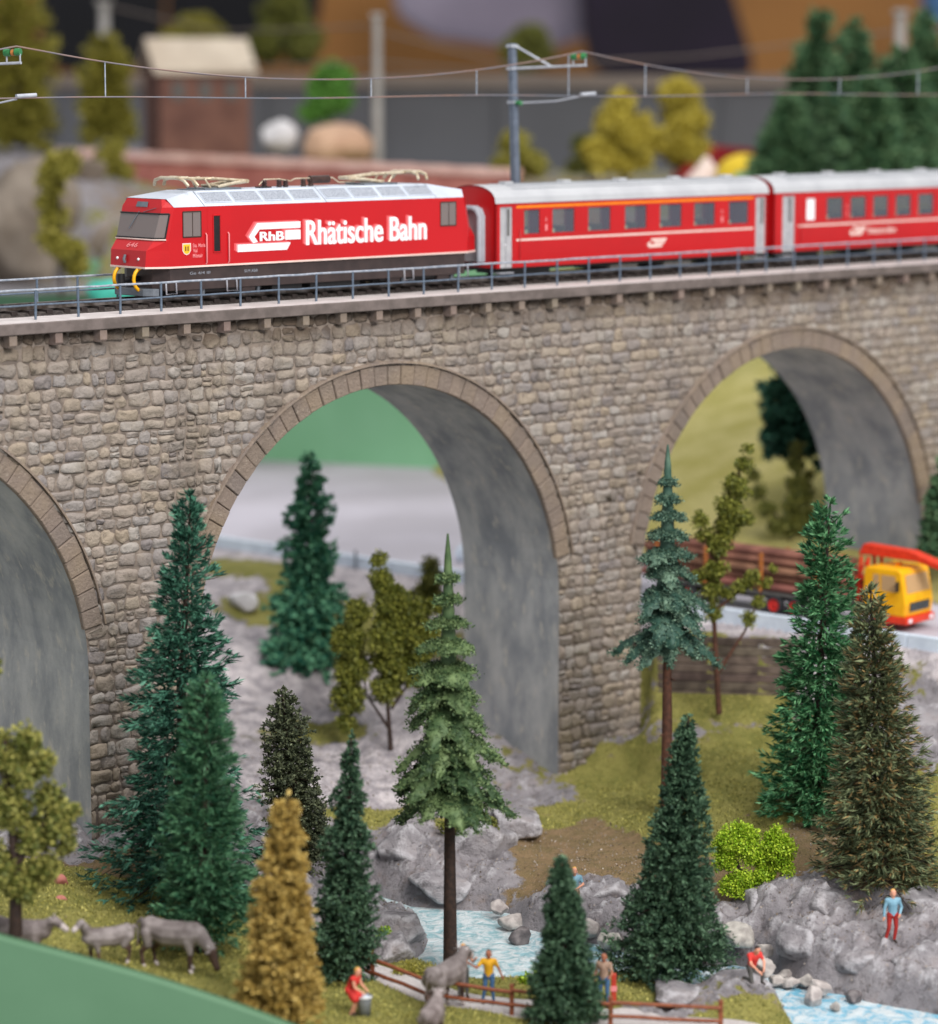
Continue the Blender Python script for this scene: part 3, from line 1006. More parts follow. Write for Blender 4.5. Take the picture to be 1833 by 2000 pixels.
# those that show largest become parts of their own
scored = []
for q in built:
    p = BX(q[3], YF, q[4])
    k = ppm(p)
    px_ = CX + p.x * k
    zcam = p.y * math.cos(TILT) - (p.z - CZ) * math.sin(TILT)
    py_ = CY - F * (p.y * math.sin(TILT) + (p.z - CZ) * math.cos(TILT)) / zcam
    hidden = not (0 < px_ < 1833 and py_ < 2000) or (py_ > 1350 and 180 < px_ < 600) or (px_ > 280 and px_ < 480 and py_ > 1150) or (px_ < 175 and py_ > 1400)
    scored.append((0 if hidden else q[2] * k * k, q))
scored.sort(key=lambda t: -t[0])
mass = MB()
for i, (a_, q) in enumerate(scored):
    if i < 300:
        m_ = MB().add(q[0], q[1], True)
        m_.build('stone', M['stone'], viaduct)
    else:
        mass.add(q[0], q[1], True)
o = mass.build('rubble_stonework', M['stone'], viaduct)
o['kind'] = 'stuff'

# deck
m_ = MB().box(S0, S1, -0.86, 5.45, -0.4, -0.02)
m_.build('deck_beam', M['deck_beam'], viaduct, 0.03)
m_ = MB().box(S0, S1, -0.8, 1.15, -0.018, 0.0)
m_.box(S0, S1, 3.4, 5.4, -0.018, 0.0)
m_.build('walkway', M['deck_top'], viaduct)
m_ = MB()
m_.prism([(1.12, -0.02), (1.3, 0.12), (3.25, 0.12), (3.43, -0.02)], 'x', S0, S1)
m_.build('ballast', M['ballast'], viaduct)
cm = MB().prism([(-0.78, -0.41), (-0.78, -0.75), (-0.7, -0.83), (-0.3, -0.83), (-0.3, -0.41)], 'x', -0.15, 0.15)
c0 = None
k = -3
while -1.4 + 1.785 * k < 55:
    sx = -1.4 + 1.785 * k
    if c0 is None:
        c0 = cm.build('console', M['console'], viaduct, 0.012)
        c0.location = (sx, 0, 0)
    else:
        c = c0.copy(); COL.objects.link(c)
        c.location = (sx + random.uniform(-.04, .04), 0, 0)
        c.rotation_euler.z = random.uniform(-.05, .05)
    k += 1

# track
track = empty('railway_track', BX(0, 2.25, 0), TH)
tag(track, 'narrow gauge track with dark sleepers on the viaduct deck', 'track')
for y in (-0.55, 0.55):
    m_ = MB().prism([(y - .1, .2), (y + .1, .2), (y + .1, .215), (y + .03, .23), (y + .03, .29), (y + .06, .3), (y + .06, .335), (y - .06, .335), (y - .06, .3), (y - .03, .29), (y - .03, .23), (y - .1, .215)], 'x', S0, S1)
    m_.build('rail', M['steel'], track)
sm = None
s = S0 + 0.3
while s < 56:
    if sm is None:
        sm = MB().box(-.12, .12, -1.05, 1.05, 0.06, 0.2).build('sleeper', M['sleeper'], track)
        sm.location.x = s
    else:
        c = sm.copy(); COL.objects.link(c); c.location.x = s
    s += 0.72

# railings
LP = 1.74650414


def railing(label, y, i0, i1, end_cap=False):
    r = empty('railing', BX(i0 * LP, y, 0), TH)
    tag(r, label, 'railing', 'railings along the viaduct deck')
    L = (i1 - i0) * LP
    p0 = None
    for i in range(i1 - i0 + 1):
        if p0 is None:
            p0 = MB().tube([(0, 0, -0.02), (0, 0, 1.0)], 0.044, 6).build('post', M['rail_paint'], r)
        else:
            c = p0.copy(); COL.objects.link(c); c.location.x = i * LP
            c.rotation_euler = (random.uniform(-.015, .015), random.uniform(-.012, .012), 0)
    for z, rad, mm in ((1.0, 0.043, 'rail_top'), (0.49, 0.035, 'rail_paint')):
        pts_ = []
        for i in range((i1 - i0) * 2 + 1):
            pts_.append((i * LP / 2, random.uniform(-.008, .008), z + random.uniform(-.012, .012)))
        MB().tube(pts_, rad, 6).build('handrail', M[mm], r)
    return r


railing('blue grey railing along the near edge of the deck, in front of the train', 0.0, -6, 32)
r2 = railing('blue grey railing behind the track, ending beside the locomotive nose', 4.75, -6, 4)
r2.location = BX(-6 * LP - 0.15, 4.75, 0)

# ------------------------------------------------------------------ locomotive
LX0 = 5.45                       # nose
loco = empty('locomotive', BX(LX0, 2.28, 0), TH)
tag(loco, 'red electric locomotive with white roof and large white lettering, heading the train', 'locomotive')
LL = 15.85                       # nose to nose
HW = 1.43
# levels: z, half width at flank, flank x, half width of the centre panel, centre x
LV = [(1.46, HW, 0.84, 1.02, 0.06), (2.02, HW, 0.82, 1.04, 0.10), (2.38, HW, 0.78, 1.1, 0.40), (3.52, HW, 1.04, 1.16, 0.72), (3.80, 1.18, 1.0, 1.0, 0.82)]
body = MB()


def endpts(lv, rear):
    z, h, xf, hc, xc = lv
    f = (lambda x: LL - x) if rear else (lambda x: x)
    return [(f(xf), -h, z), (f(xc), -hc, z), (f(xc), hc, z), (f(xf), h, z)]


for rear in (False, True):
    for la, lb in zip(LV[:-1], LV[1:]):
        A, B = endpts(la, rear), endpts(lb, rear)
        for i in range(3):
            q = [A[i], A[i + 1], B[i + 1], B[i]]
            body.add(q, [(3, 2, 1, 0)] if not rear else [(0, 1, 2, 3)])
for sgn in (-1, 1):
    for la, lb in zip(LV[:3], LV[1:4]):
        q = [(la[2], sgn * HW, la[0]), (LL - la[2], sgn * HW, la[0]), (LL - lb[2], sgn * HW, lb[0]), (lb[2], sgn * HW, lb[0])]
        body.add(q, [(0, 1, 2, 3)] if sgn < 0 else [(3, 2, 1, 0)])
E0, E1 = endpts(LV[0], False), endpts(LV[0], True)
body.add(E0 + E1, [(0, 1, 2, 3, 7, 6, 5, 4)])
lb_ = body.build('body', M['paint_red'], loco, 0.02)
# roof: sloped sides, flat top, sloped cab ends
rf = MB()
za, zt, ht = 3.525, 4.05, 0.74
x0r, x1r = 1.08, 2.35
cor = []
for rear in (False, True):
    f = (lambda x: LL - x) if rear else (lambda x: x)
    cor.append({k_: v_ for k_, v_ in dict(e0=(f(1.04), -HW, za), e1=(f(1.04), HW, za), c0=(f(0.9), -1.18, 3.81), c1=(f(0.9), 1.18, 3.81), t0=(f(x1r), -ht, zt), t1=(f(x1r), ht, zt)).items()})
A, B = cor
for c_, fl in ((A, False), (B, True)):
    fs_ = [[c_['c0'], c_['c1'], c_['t1'], c_['t0']], [c_['e0'], c_['c0'], c_['t0']], [c_['c1'], c_['e1'], c_['t1']]]
    for q in fs_:
        rf.add(q if not fl else q[::-1], [tuple(range(len(q)))])
rf.add([A['e0'], B['e0'], B['t0'], A['t0']], [(0, 3, 2, 1)])
rf.add([A['e1'], B['e1'], B['t1'], A['t1']], [(0, 1, 2, 3)])
rf.add([A['t0'], B['t0'], B['t1'], A['t1']], [(0, 1, 2, 3)])
roof = rf.build('roof', M['roof_white'], loco)
# vent panels on the sloped roof side
nv = Vector((0, -(zt - za), -(HW - ht))).normalized()
nv = Vector((0, -(zt - za), (HW - ht))).normalized()


def on_slope(x, t, off, sgn=-1):
    return (x, sgn * (HW + (ht - HW) * t) + sgn * abs(nv.y) * off, za + (zt - za) * t + abs(nv.z) * off)


for k in range(8):
    xa = 2.55 + k * 1.36 + (0.14 if k > 3 else 0)
    xb = xa + 1.22
    for sgn in (-1, 1):
        q = [on_slope(xa, 0.22, 0.008, sgn), on_slope(xb, 0.22, 0.008, sgn), on_slope(xb, 0.86, 0.008, sgn), on_slope(xa, 0.86, 0.008, sgn)]
        mm_ = MB().add(q, [(0, 1, 2, 3)] if sgn < 0 else [(3, 2, 1, 0)])
        vn = mm_.build('vent_panel', M['mesh_grey'], roof)
        fr = MB()
        for (xa_, ta_), (xb_, tb_) in (((xa, .22), (xb, .22)), ((xb, .22), (xb, .86)), ((xb, .86), (xa, .86)), ((xa, .86), (xa, .22))):
            fr.tube([on_slope(xa_, ta_, 0.012, sgn), on_slope(xb_, tb_, 0.012, sgn)], 0.022, 4, smooth=False)
        fr.build('vent_frame', M['roof_white'], roof)
for x_ in (2.4, 8.02, LL - 2.4):
    MB().tube([on_slope(x_, 0.02, 0.004), on_slope(x_, 0.98, 0.004)], 0.012, 4).build('roof_seam', M['grey_metal'], roof)
# pale line and dark frame skirt
m_ = MB()
Z0 = 1.40
pl = [(p[0], p[1]) for p in E0] + [(p[0], p[1]) for p in E1[::-1]]
pl2 = [(x * 1.0 + (-0.02 if x < 5 else 0.02), y * 1.012) for x, y in pl]
m_.prism(pl2, 'z', 1.395, 1.46)
m_.build('pale_line', M['cream'], loco)
m_ = MB()
pl3 = [(0.55, -0.75), (0.9, -1.36), (LL - 0.9, -1.36), (LL - 0.55, -0.75), (LL - 0.55, 0.75), (LL - 0.9, 1.36), (0.9, 1.36), (0.55, 0.75)]
m_.prism(pl3, 'z', 0.6, 1.395)
m_.build('skirt', M['frame_brown'], loco, 0.02)
# small frame lettering smudges
# cab glass: front
def front_panel(za_, zb_, f0, f1, off):
    def P(z, fr):
        for la, lb in zip(LV[:-1], LV[1:]):
            if la[0] <= z <= lb[0]:
                t = (z - la[0]) / (lb[0] - la[0])
                h, xf, hc, xc = [a + (b - a) * t for a, b in zip(la[1:], lb[1:])]
        pts4 = [(xf, -h), (xc, -hc), (xc, hc), (xf, h)]
        u = (fr + 1) * 1.5
        i = min(2, int(u)); t = u - i
        return (pts4[i][0] + (pts4[i + 1][0] - pts4[i][0]) * t - off, pts4[i][1] + (pts4[i + 1][1] - pts4[i][1]) * t, z)
    return P


P = front_panel(0, 0, 0, 0, 0.022)
P2 = front_panel(0, 0, 0, 0, 0.03)
zz0, zz1 = 2.45, 3.30
fr_l = [-0.86, -1 / 3, 1 / 3, 0.86]
g_ = MB()
for a_, b_ in zip(fr_l[:-1], fr_l[1:]):
    g_.add([P(zz0, a_), P(zz0, b_), P(zz1, b_), P(zz1, a_)], [(3, 2, 1, 0)])
ws = g_.build('windscreen', M['cab_glass'], loco)
fr = MB()
for a_, b_ in zip(fr_l[:-1], fr_l[1:]):
    fr.tube([P2(zz0, a_), P2(zz0, b_)], 0.03, 5); fr.tube([P2(zz1, a_), P2(zz1, b_)], 0.03, 5)
fr.tube([P2(zz0, -.86), P2(zz1, -.86)], 0.03, 5); fr.tube([P2(zz0, .86), P2(zz1, .86)], 0.03, 5)
fr.build('gasket', M['black'], ws)
# dark cab interior behind the glass (recess seen through it)
wp = MB().tube([P2(3.36, 0.02), (P2(2.75, 0.12)[0] - .05, P2(2.75, 0.12)[1], 2.75)], 0.018, 5)
wp.tube([P2(3.5, -0.25), P2(3.34, -0.05)], 0.012, 5)
wp.build('wiper', M['grey_metal'], ws)
P3 = front_panel(0, 0, 0, 0, 0.06)
MB().tube([P3(2.40, -0.95), P3(2.40, -0.4), P3(2.40, 0.4), P3(2.40, 0.95)], 0.03, 6).build('sill_rail', M['cream'], loco)
P4 = front_panel(0, 0, 0, 0, 0.02)
q = [P4(3.52, -0.1), P4(3.52, 0.1), P4(3.7, 0.1), P4(3.7, -0.1)]
MB().add(q, [(3, 2, 1, 0)]).build('top_lamp', M['grey_metal'], loco)
# interior block so the glass looks into a cab
MB().box(1.25, 2.5, -1.2, 1.2, 1.6, 2.35).build('cab_desk', M['pants_grey'], loco)
MB().box(2.45, 2.55, -1.35, 1.35, 1.6, 3.5).build('cab_bulkhead', M['door_grey'], loco)
# front lamps, coupling and plough
for y in (-0.62, 0.62):
    m_ = MB()
    m_.lathe([(0.0, 0.03), (0.04, 0.03), (0.05, 0.0), (0.05, -0.03)], 10)
    l_ = m_.build('head_lamp', M['white'], loco)
    l_.rotation_euler = (0, -math.pi / 2, 0)
    l_.location = (0.06, y, 1.72)
m_ = MB().tube([(0.03, 0.12, 1.58), (-0.02, 0.12, 1.7), (0.04, 0.12, 1.85)], 0.05, 6)
m_.build('cable_socket', M['grey_metal'], loco)
for y in (-0.55, 0.62):
    arc = []
    for k in range(9):
        a_ = R(-70 + 140 * k / 8)
        arc.append((0.35 - 0.45 * math.cos(a_), y, 1.0 + 0.44 * math.sin(a_)))
    MB().tube(arc, 0.065, 6).build('yellow_hoop', M['yellow'], loco)
m_ = MB().tube([(0.6, 0.0, 1.0), (-0.25, 0.0, 0.98)], 0.1, 8)
m_.tube([(-0.25, 0.0, 0.75), (-0.25, 0.0, 1.2)], 0.14, 8)
m_.build('coupler', M['black'], loco)
m_ = MB().prism([(0.35, -1.1), (0.1, -0.8), (0.05, 0.8), (0.35, 1.1), (0.6, 1.1), (0.6, -1.1)], 'z', 0.42, 0.68)
m_.build('rail_guard', M['grey_metal'], loco, 0.02)
for x_ in (0.9, 3.6, LL - 3.8, LL - 1.0):
    st = MB().tube([(x_ - .22, -1.38, .95), (x_ - .22, -1.42, .5), (x_ + .22, -1.42, .5), (x_ + .22, -1.38, .95)], 0.035, 5)
    st.build('step', M['arm'], loco)
# side windows and doors, both sides
for sgn in (-1, 1):
    def plate(name, xa, xb, za_, zb_, off, mm, par, skew=0.0):
        q = [(xa, sgn * (HW + off), za_), (xb, sgn * (HW + off), za_), (xb + skew, sgn * (HW + off), zb_), (xa, sgn * (HW + off), zb_)]
        return MB().add(q, [(0, 1, 2, 3)] if sgn < 0 else [(3, 2, 1, 0)]).build(name, mm, par)

    def rim(xa, xb, za_, zb_, par, mm, r_=0.022, off=0.012):
        f_ = MB()
        y_ = sgn * (HW + off)
        for a_, b_ in (((xa, za_), (xb, za_)), ((xb, za_), (xb, zb_)), ((xb, zb_), (xa, zb_)), ((xa, zb_), (xa, za_))):
            f_.tube([(a_[0], y_, a_[1]), (b_[0], y_, b_[1])], r_, 4)
        return f_.build('window_frame', mm, par)

    for fa in (1.42, LL - 1.42 - 0.8):
        w_ = plate('cab_window', fa, fa + 0.8, 2.47, 3.36, 0.006, M['cab_glass'], loco)
        rim(fa, fa + 0.8, 2.47, 3.36, w_, M['cable_brown'])
        MB().box(fa + .41, fa + .435, min(sgn * HW, sgn * (HW + .018)), max(sgn * HW, sgn * (HW + .018)), 2.5, 3.33).build('window_bar', M['cable_brown'], w_)
    d_ = plate('cab_door', 2.5, 3.42, 1.5, 3.45, 0.006, M['paint_red'], loco)
    gl = plate('door_window', 2.76, 3.08, 1.9, 3.2, 0.011, M['black'], d_)
    rim(2.76, 3.08, 1.9, 3.2, d_, M['paint_red'], 0.026, 0.014)
    for xh in (2.42, 3.42):
        MB().tube([(xh, sgn * (HW + .01), 1.5), (xh, sgn * (HW + .07), 1.56), (xh, sgn * (HW + .07), 2.52), (xh, sgn * (HW + .01), 2.58)], 0.025, 5).build('door_handrail', M['pink2'], d_)
# bogies and wheels
for bx in (3.2, LL - 3.2):
    bg_ = MB().box(bx - 2.0, bx + 2.0, -0.95, 0.95, 0.45, 0.8).build('bogie', M['black'], loco)
    for wx in (bx - 1.25, bx + 1.25):
        for y in (-0.6, 0.6):
            w_ = MB().lathe([(0.0, 0.08), (0.42, 0.08), (0.46, 0.06), (0.46, -0.04), (0.5, -0.07), (0.0, -0.07)], 18).build('wheel', M['black'], bg_)
            w_.rotation_euler = (math.pi / 2 if y < 0 else -math.pi / 2, 0, 0)
            w_.location = (wx, y, 0.8)
    MB().box(bx - 1.9, bx + 1.9, -1.22, -1.08, 0.5, 0.72).build('bogie_frame', M['black'], bg_, 0.03)
    for ax in (bx - 1.25, bx + 1.25):
        MB().box(ax - .3, ax + .3, -1.3, -1.1, 0.36, 0.66).build('axle_box', M['frame_brown'], bg_, 0.03)
        MB().tube([(ax + .5, -1.2, .66), (ax + .5, -1.2, .36)], .07, 7).build('spring', M['grey_metal'], bg_)
for xa, xb in ((5.6, 7.0), (7.4, 9.8)):
    MB().box(xa, xb, -1.2, 1.2, 0.42, 0.8).build('equipment_box', M['black'], loco, 0.02)


# pantographs (folded) and roof gear
def panto(x0, x1, flip):
    p = empty('pantograph', (0, 0, 0)); p.parent = loco
    f = -1 if flip else 1
    L_ = x1 - x0
    X = (lambda t: x1 - L_ * t) if flip else (lambda t: x0 + L_ * t)
    MB().box(min(X(.35), X(.85)), max(X(.35), X(.85)), -0.55, 0.55, zt + 0.0, zt + 0.07).build('base', M['grey_metal'], p)
    m_ = MB()
    for y in (-0.42, 0.42):
        m_.tube([(X(.55), y, zt + .1), (X(.8), y * .9, zt + .22), (X(1.0), y * .5, zt + .26)], 0.07, 6)
        m_.tube([(X(1.0), y * .5, zt + .28), (X(.6), y * .35, zt + .38), (X(.12), y * .3, zt + .42)], 0.062, 6)
        m_.tube([(X(.45), y, zt + .08), (X(.38), y, zt + .4), (X(.5), y, zt + .42)], 0.05, 5)
    m_.tube([(X(1.0), -.3, zt + .27), (X(1.0), .3, zt + .27)], 0.07, 8)
    m_.tube([(X(.55), -.5, zt + .14), (X(.55), .5, zt + .14)], 0.05, 6)
    m_.build('frame', M['brass'], p)
    m_ = MB()
    for dx in (0.0, 0.13):
        m_.tube([(X(dx + .02), -1.0, zt + .18), (X(dx), -.85, zt + .36), (X(dx), -.5, zt + .45), (X(dx), .5, zt + .45), (X(dx), .85, zt + .36), (X(dx + .02), 1.0, zt + .18)], 0.062, 6)
    for y in (-.5, .5):
        m_.tube([(X(0), y, zt + .45), (X(.13), y, zt + .45)], 0.05, 5)
    m_.build('contact_strip', M['brass'], p)


panto(1.95, 5.25, False)
panto(10.1, 13.4, True)
for x_ in (6.25, 6.95, 7.25, 8.1, 8.45):
    MB().lathe([(0.0, 0.28), (0.07, 0.28), (0.12, 0.22), (0.07, 0.2), (0.12, 0.14), (0.07, 0.12), (0.12, 0.06), (0.09, 0.0)], 10, (x_, 0.0, zt)).build('insulator', M['cable_brown'], loco)
MB().tube([(8.4, 0, zt + .25), (9.3, 0, zt + .25)], 0.15, 10).build('switch_gear', M['cable_brown'], loco)
MB().tube([(6.0, 0, zt + .1), (6.25, 0, zt + .3), (6.95, 0, zt + .3), (7.4, -.1, zt + .22), (7.7, 0, zt + .3), (9.5, 0, zt + .3), (9.8, 0, zt + .12), (10.6, 0, zt + .12)], 0.025, 5).build('roof_cable', M['brass'], loco)
MB().box(5.9, 6.35, -.3, .1, zt, zt + .05).build('roof_plate', M['black'], loco)
MB().box(2.7, 3.5, -.5, .6, zt - .002, zt + .03).build('roof_hatch', M['grey_metal'], loco)


# lettering
def letters(txt, x, z, height, width, mm, y, name='lettering', parent=None, bold=0.012, shear=0.0, heavy=0):
    cu = bpy.data.curves.new(name, 'FONT')
    cu.body = txt
    cu.size = 1.0
    cu.offset = bold
    cu.shear = shear
    cu.fill_mode = 'FRONT'
    cu.materials.append(mm)
    o = bpy.data.objects.new(name, cu)
    COL.objects.link(o)
    bpy.context.view_layer.update()
    bb = [tuple(v) for v in o.bound_box]
    me = bpy.data.meshes.new_from_object(o.evaluated_get(bpy.context.evaluated_depsgraph_get()))
    bpy.data.objects.remove(o)
    o = bpy.data.objects.new(name, me)
    COL.objects.link(o)
    w = bb[6][0] - bb[0][0]
    h_ = bb[6][1] - bb[0][1]
    if heavy:                      # bolder strokes by a second print beside the first
        bmx = bmesh.new()
        bmx.from_mesh(me)
        g_ = bmesh.ops.duplicate(bmx, geom=bmx.verts[:] + bmx.edges[:] + bmx.faces[:])
        for v_ in g_['geom']:
            if isinstance(v_, bmesh.types.BMVert):
                v_.co.x += 0.035 * heavy
                v_.co.z += 0.0007
        bmx.to_mesh(me)
        bmx.free()
    o.parent = parent
    sx_, sy_ = width / w, height / h_
    o.scale = (sx_, sy_, 1)
    o.rotation_euler = (math.pi / 2, 0, 0)
    o.location = (x - bb[0][0] * sx_, y, z - bb[0][1] * sy_)
    return o


yf = -HW
# shaded edge of the lettering: stacked pink prints up and to the left
for i, (mm, dx, dz, off) in enumerate((('pink', -0.16, 0.06, .004), ('pink', -0.11, 0.04, .005), ('pink2', -0.07, 0.025, .006), ('pink2', -0.035, 0.012, .007), ('white', 0, 0, .009))):
    nm = 'lettering' if mm == 'white' else 'lettering_shade'
    letters('Rh\u00e4tische Bahn', 7.02 + dx, 1.98 + dz, 0.90, 5.88, M[mm], yf - off, nm, loco, 0.012, 0, 1)
    lg = MB()
    y_ = yf - off
    def pp(poly):
        lg.add([(x + dx, y_, z + dz) for x, z in poly], [tuple(range(len(poly)))])
    # arrow-shaped emblem: upper bar with slanted nose, block, lower bar
    pp([(4.75, 2.86), (6.76, 2.86), (6.76, 2.63), (4.86, 2.63)])
    pp([(4.75, 2.86), (4.86, 2.63), (4.62, 2.38), (4.36, 2.38)])
    pp([(4.36, 2.38), (4.62, 2.38), (4.78, 2.19), (4.56, 2.15)])
    pp([(6.05, 2.56), (6.76, 2.56), (6.76, 2.22), (6.05, 2.22)])
    pp([(3.85, 2.12), (6.3, 2.12), (6.12, 1.86), (3.85, 1.86)])
    lg.build('emblem' if mm == 'white' else 'emblem_shade', M[mm], loco)
letters('RhB', 4.86, 2.21, 0.33, 1.10, M['white'], yf - .009, 'emblem_lettering', loco, 0.015, 0, 1.5)
letters('646', 0, 0, 0.2, 0.62, M['pink2'], 0, 'number', loco, 0.01)
nb = [o_ for o_ in loco.children if o_.name.startswith('number')][0]
nb.rotation_euler = (math.pi / 2 - R(40), 0, -math.pi / 2)
nb.location = (0.17, 0.26, 2.13)
sh = MB().add([(1.38, yf - .009, 2.26), (1.38, yf - .009, 2.0), (1.46, yf - .009, 1.88), (1.57, yf - .009, 1.84), (1.68, yf - .009, 1.88), (1.76, yf - .009, 2.0), (1.76, yf - .009, 2.26)], [tuple(range(7))]).build('crest_edge', M['cream'], loco)
MB().add([(1.42, yf - .012, 2.22), (1.42, yf - .012, 2.01), (1.48, yf - .012, 1.91), (1.57, yf - .012, 1.88), (1.66, yf - .012, 1.91), (1.72, yf - .012, 2.01), (1.72, yf - .012, 2.22)], [tuple(range(7))]).build('crest', M['shield'], sh)
MB().add([(x_, yf - .015, z_) for x_, z_ in ((1.5, 2.15), (1.5, 1.98), (1.55, 1.98), (1.55, 2.15))] + [(x_, yf - .015, z_) for x_, z_ in ((1.6, 2.15), (1.6, 1.98), (1.65, 1.98), (1.65, 2.15))], [(0, 1, 2, 3), (4, 5, 6, 7)]).build('crest_mark', M['cable_brown'], sh)
for tx, z_, w_ in (('Sta. Maria', 2.10, .56), ('Val', 1.92, .2), ('M\u00fcstair', 1.74, .44)):
    letters(tx, 1.84, z_, 0.14, w_, M['pink2'], yf - .009, 'name_lettering', loco, 0.02)
letters('Ge 4/4 III', 1.75, 1.14, 0.1, 0.9, M['mesh_grey'], -1.37, 'frame_lettering', loco, 0.0)
letters('SLM ABB', 4.2, 1.12, 0.1, 0.6, M['mesh_grey'], -1.37, 'frame_lettering', loco, 0.0)


# ------------------------------------------------------------------ carriages
def carriage(label, s0, length, wins, doors, stripe, white_win=None, emblem_at=None, emblem_text=None, mirror_gang=True):
    c = empty('carriage', BX(s0, 2.28, 0), TH)
    tag(c, label, 'carriage', 'red carriages behind the locomotive')
    hw, zb, ze = 1.33, 0.72, 3.2
    zw0, zw1 = 1.98, 2.95
    xs = sorted({0.0, length, *[v for w in wins for v in w], *[v for d in doors for v in d]} | ({*white_win} if white_win else set()))
    opens = wins + ([white_win] if white_win else [])
    for sgn in (-1, 1):
        m_ = MB()
        for xa, xb in zip(xs[:-1], xs[1:]):
            isw = any(abs(xa - w[0]) < 1e-6 for w in opens)
            isd = any(abs(xa - d[0]) < 1e-6 for d in doors)
            segs = [(zb, zw0), (zw1, ze)] if isw else ([(3.08, ze)] if isd else [(zb, ze)])
            for z0_, z1_ in segs:
                y0_, y1_ = sorted((sgn * hw, sgn * (hw - 0.09)))
                m_.box(xa, xb, y0_, y1_, z0_, z1_)
        side = m_.build('side_wall', M['car_red'], c)
        for wi, w in enumerate(opens):
            wh = white_win and w == white_win
            y_ = sgn * (hw - 0.035)
            q = [(w[0], y_, zw0), (w[1], y_, zw0), (w[1], y_, zw1), (w[0], y_, zw1)]
            wo_ = MB().add(q, [(0, 1, 2, 3)]).build('window', M['white'] if wh else M['glass'], c)
            f_ = MB()
            yy = sgn * (hw - 0.01)
            for a_, b_ in (((w[0], zw0), (w[1], zw0)), ((w[1], zw0), (w[1], zw1)), ((w[1], zw1), (w[0], zw1)), ((w[0], zw1), (w[0], zw0))):
                f_.tube([(a_[0], yy, a_[1]), (b_[0], yy, b_[1])], 0.022, 4)
            f_.build('window_frame', M['car_red'], wo_)
        for d in doors:
            y_ = sgn * (hw - 0.07)
            y0_, y1_ = sorted((y_, y_ + sgn * 0.03))
            do = MB().box(d[0], d[1], y0_, y1_, zb, 3.08).build('door', M['door_grey'], c)
            yo = y_ + sgn * 0.036
            xm = (d[0] + d[1]) / 2
            MB().box(xm + 0.07, xm + 0.2, min(yo, yo - sgn * .01), max(yo, yo - sgn * .01), 1.95, 3.0).build('door_window', M['pants_grey'], do)
            MB().box(xm - 0.012, xm + 0.012, min(yo, yo - sgn * .01), max(yo, yo - sgn * .01), zb + .02, 3.05).build('door_seam', M['grey_metal'], do)
            MB().tube([(xm - .08, yo, 1.62), (xm - .02, yo + sgn * .03, 1.62)], 0.02, 5).build('door_handle', M['white'], do)
            MB().box(d[0] - .05, d[1] + .05, min(sgn * 1.0, sgn * 1.36), max(sgn * 1.0, sgn * 1.36), 0.5, 0.54).build('footboard', M['arm'], do)
        a0_, a1_ = doors[0][1], doors[-1][0] if len(doors) > 1 else length
        for zl, hh_, mm_ in ((1.78, .04, 'cream'), (0.93, .018, 'cream')) + (((3.06, .05, 'orange'),) if stripe else ()):
            y_ = sgn * (hw + 0.006)
            q = [(a0_ + .2, y_, zl - hh_), (a1_ - .15, y_, zl - hh_), (a1_ - .15, y_, zl + hh_), (a0_ + .2, y_, zl + hh_)]
            MB().add(q, [(0, 1, 2, 3)] if sgn < 0 else [(3, 2, 1, 0)]).build('first_class_stripe' if mm_ == 'orange' else 'pale_line', M[mm_], c)
        MB().tube([(doors[0][1] + .36, sgn * (hw + .01), 1.05), (doors[0][1] + .36, sgn * (hw + .06), 1.1), (doors[0][1] + .36, sgn * (hw + .06), 2.15), (doors[0][1] + .36, sgn * (hw + .01), 2.2)], 0.018, 5).build('handrail', M['car_red'], c)
    # ends with gangway
    prof = [(-hw, zb), (hw, zb), (hw, ze)]
    npf = 12
    arcp = [(hw * math.cos(math.pi * k / npf), ze + 0.70 * math.sin(math.pi * k / npf) ** 0.8) for k in range(npf + 1)]
    for xe, sg in ((0.0, -1), (length, 1)):
        out = [(-hw, zb), (hw, zb)] + arcp
        m_ = MB().prism(out, 'x', xe, xe - sg * 0.1)
        m_.build('end_wall', M['car_red'], c)
        g_ = MB()
        hoop = [(-0.62, 0.95), (-0.62, 2.7), (-0.5, 2.92), (-0.3, 3.0), (0.3, 3.0), (0.5, 2.92), (0.62, 2.7), (0.62, 0.95)]
        g_.tube([(xe + sg * 0.02, y, z) for y, z in hoop], 0.12, 8)
        g_.tube([(xe + sg * 0.2, y, z) for y, z in hoop], 0.13, 8)
        gg = g_.build('gangway', M['rubber'], c)
        MB().box(min(xe + sg * .02, xe + sg * .1), max(xe + sg * .02, xe + sg * .1), -0.5, 0.5, 0.95, 2.85).build('gangway_door', M['door_grey'], gg)
        MB().tube([(xe, 0, 0.85), (xe + sg * 0.35, 0, 0.85)], 0.08, 6).build('coupler', M['black'], c)
    # roof
    m_ = MB()
    ov = [(y * 1.025, z + 0.012) for y, z in arcp]
    for k in range(npf):
        (ya, za_), (yb, zb_) = ov[k], ov[k + 1]
        m_.add([(-0.04, ya, za_), (length + .04, ya, za_), (length + .04, yb, zb_), (-0.04, yb, zb_)], [(0, 1, 2, 3)], True)
    rf_ = m_.build('roof', M['roof_grey'], c)
    for k in (3, 4, 5, 7, 8, 9):
        (ya, za_) = ov[k]
        MB().tube([(1.2, ya, za_ + .0), (length - .4, ya, za_ + .0)], 0.018, 4).build('roof_rib', M['grey_metal'], rf_)
    for x_ in np.arange(1.8, length - 1, (length - 3) / 4):
        MB().box(x_ - .22, x_ + .22, -.2, .2, ze + .67, ze + .8).build('roof_vent', M['roof_grey'], rf_, 0.02)
    # inside
    MB().box(0.1, length - .1, -hw + .1, hw - .1, 0.75, 0.9).build('floor_panel', M['seat'], c)
    seat0 = MB().box(-.08, .08, -1.15, -.3, .9, 2.15).box(-.08, .45, -1.15, -.3, 1.2, 1.35).build('seat', M['seat'], c)
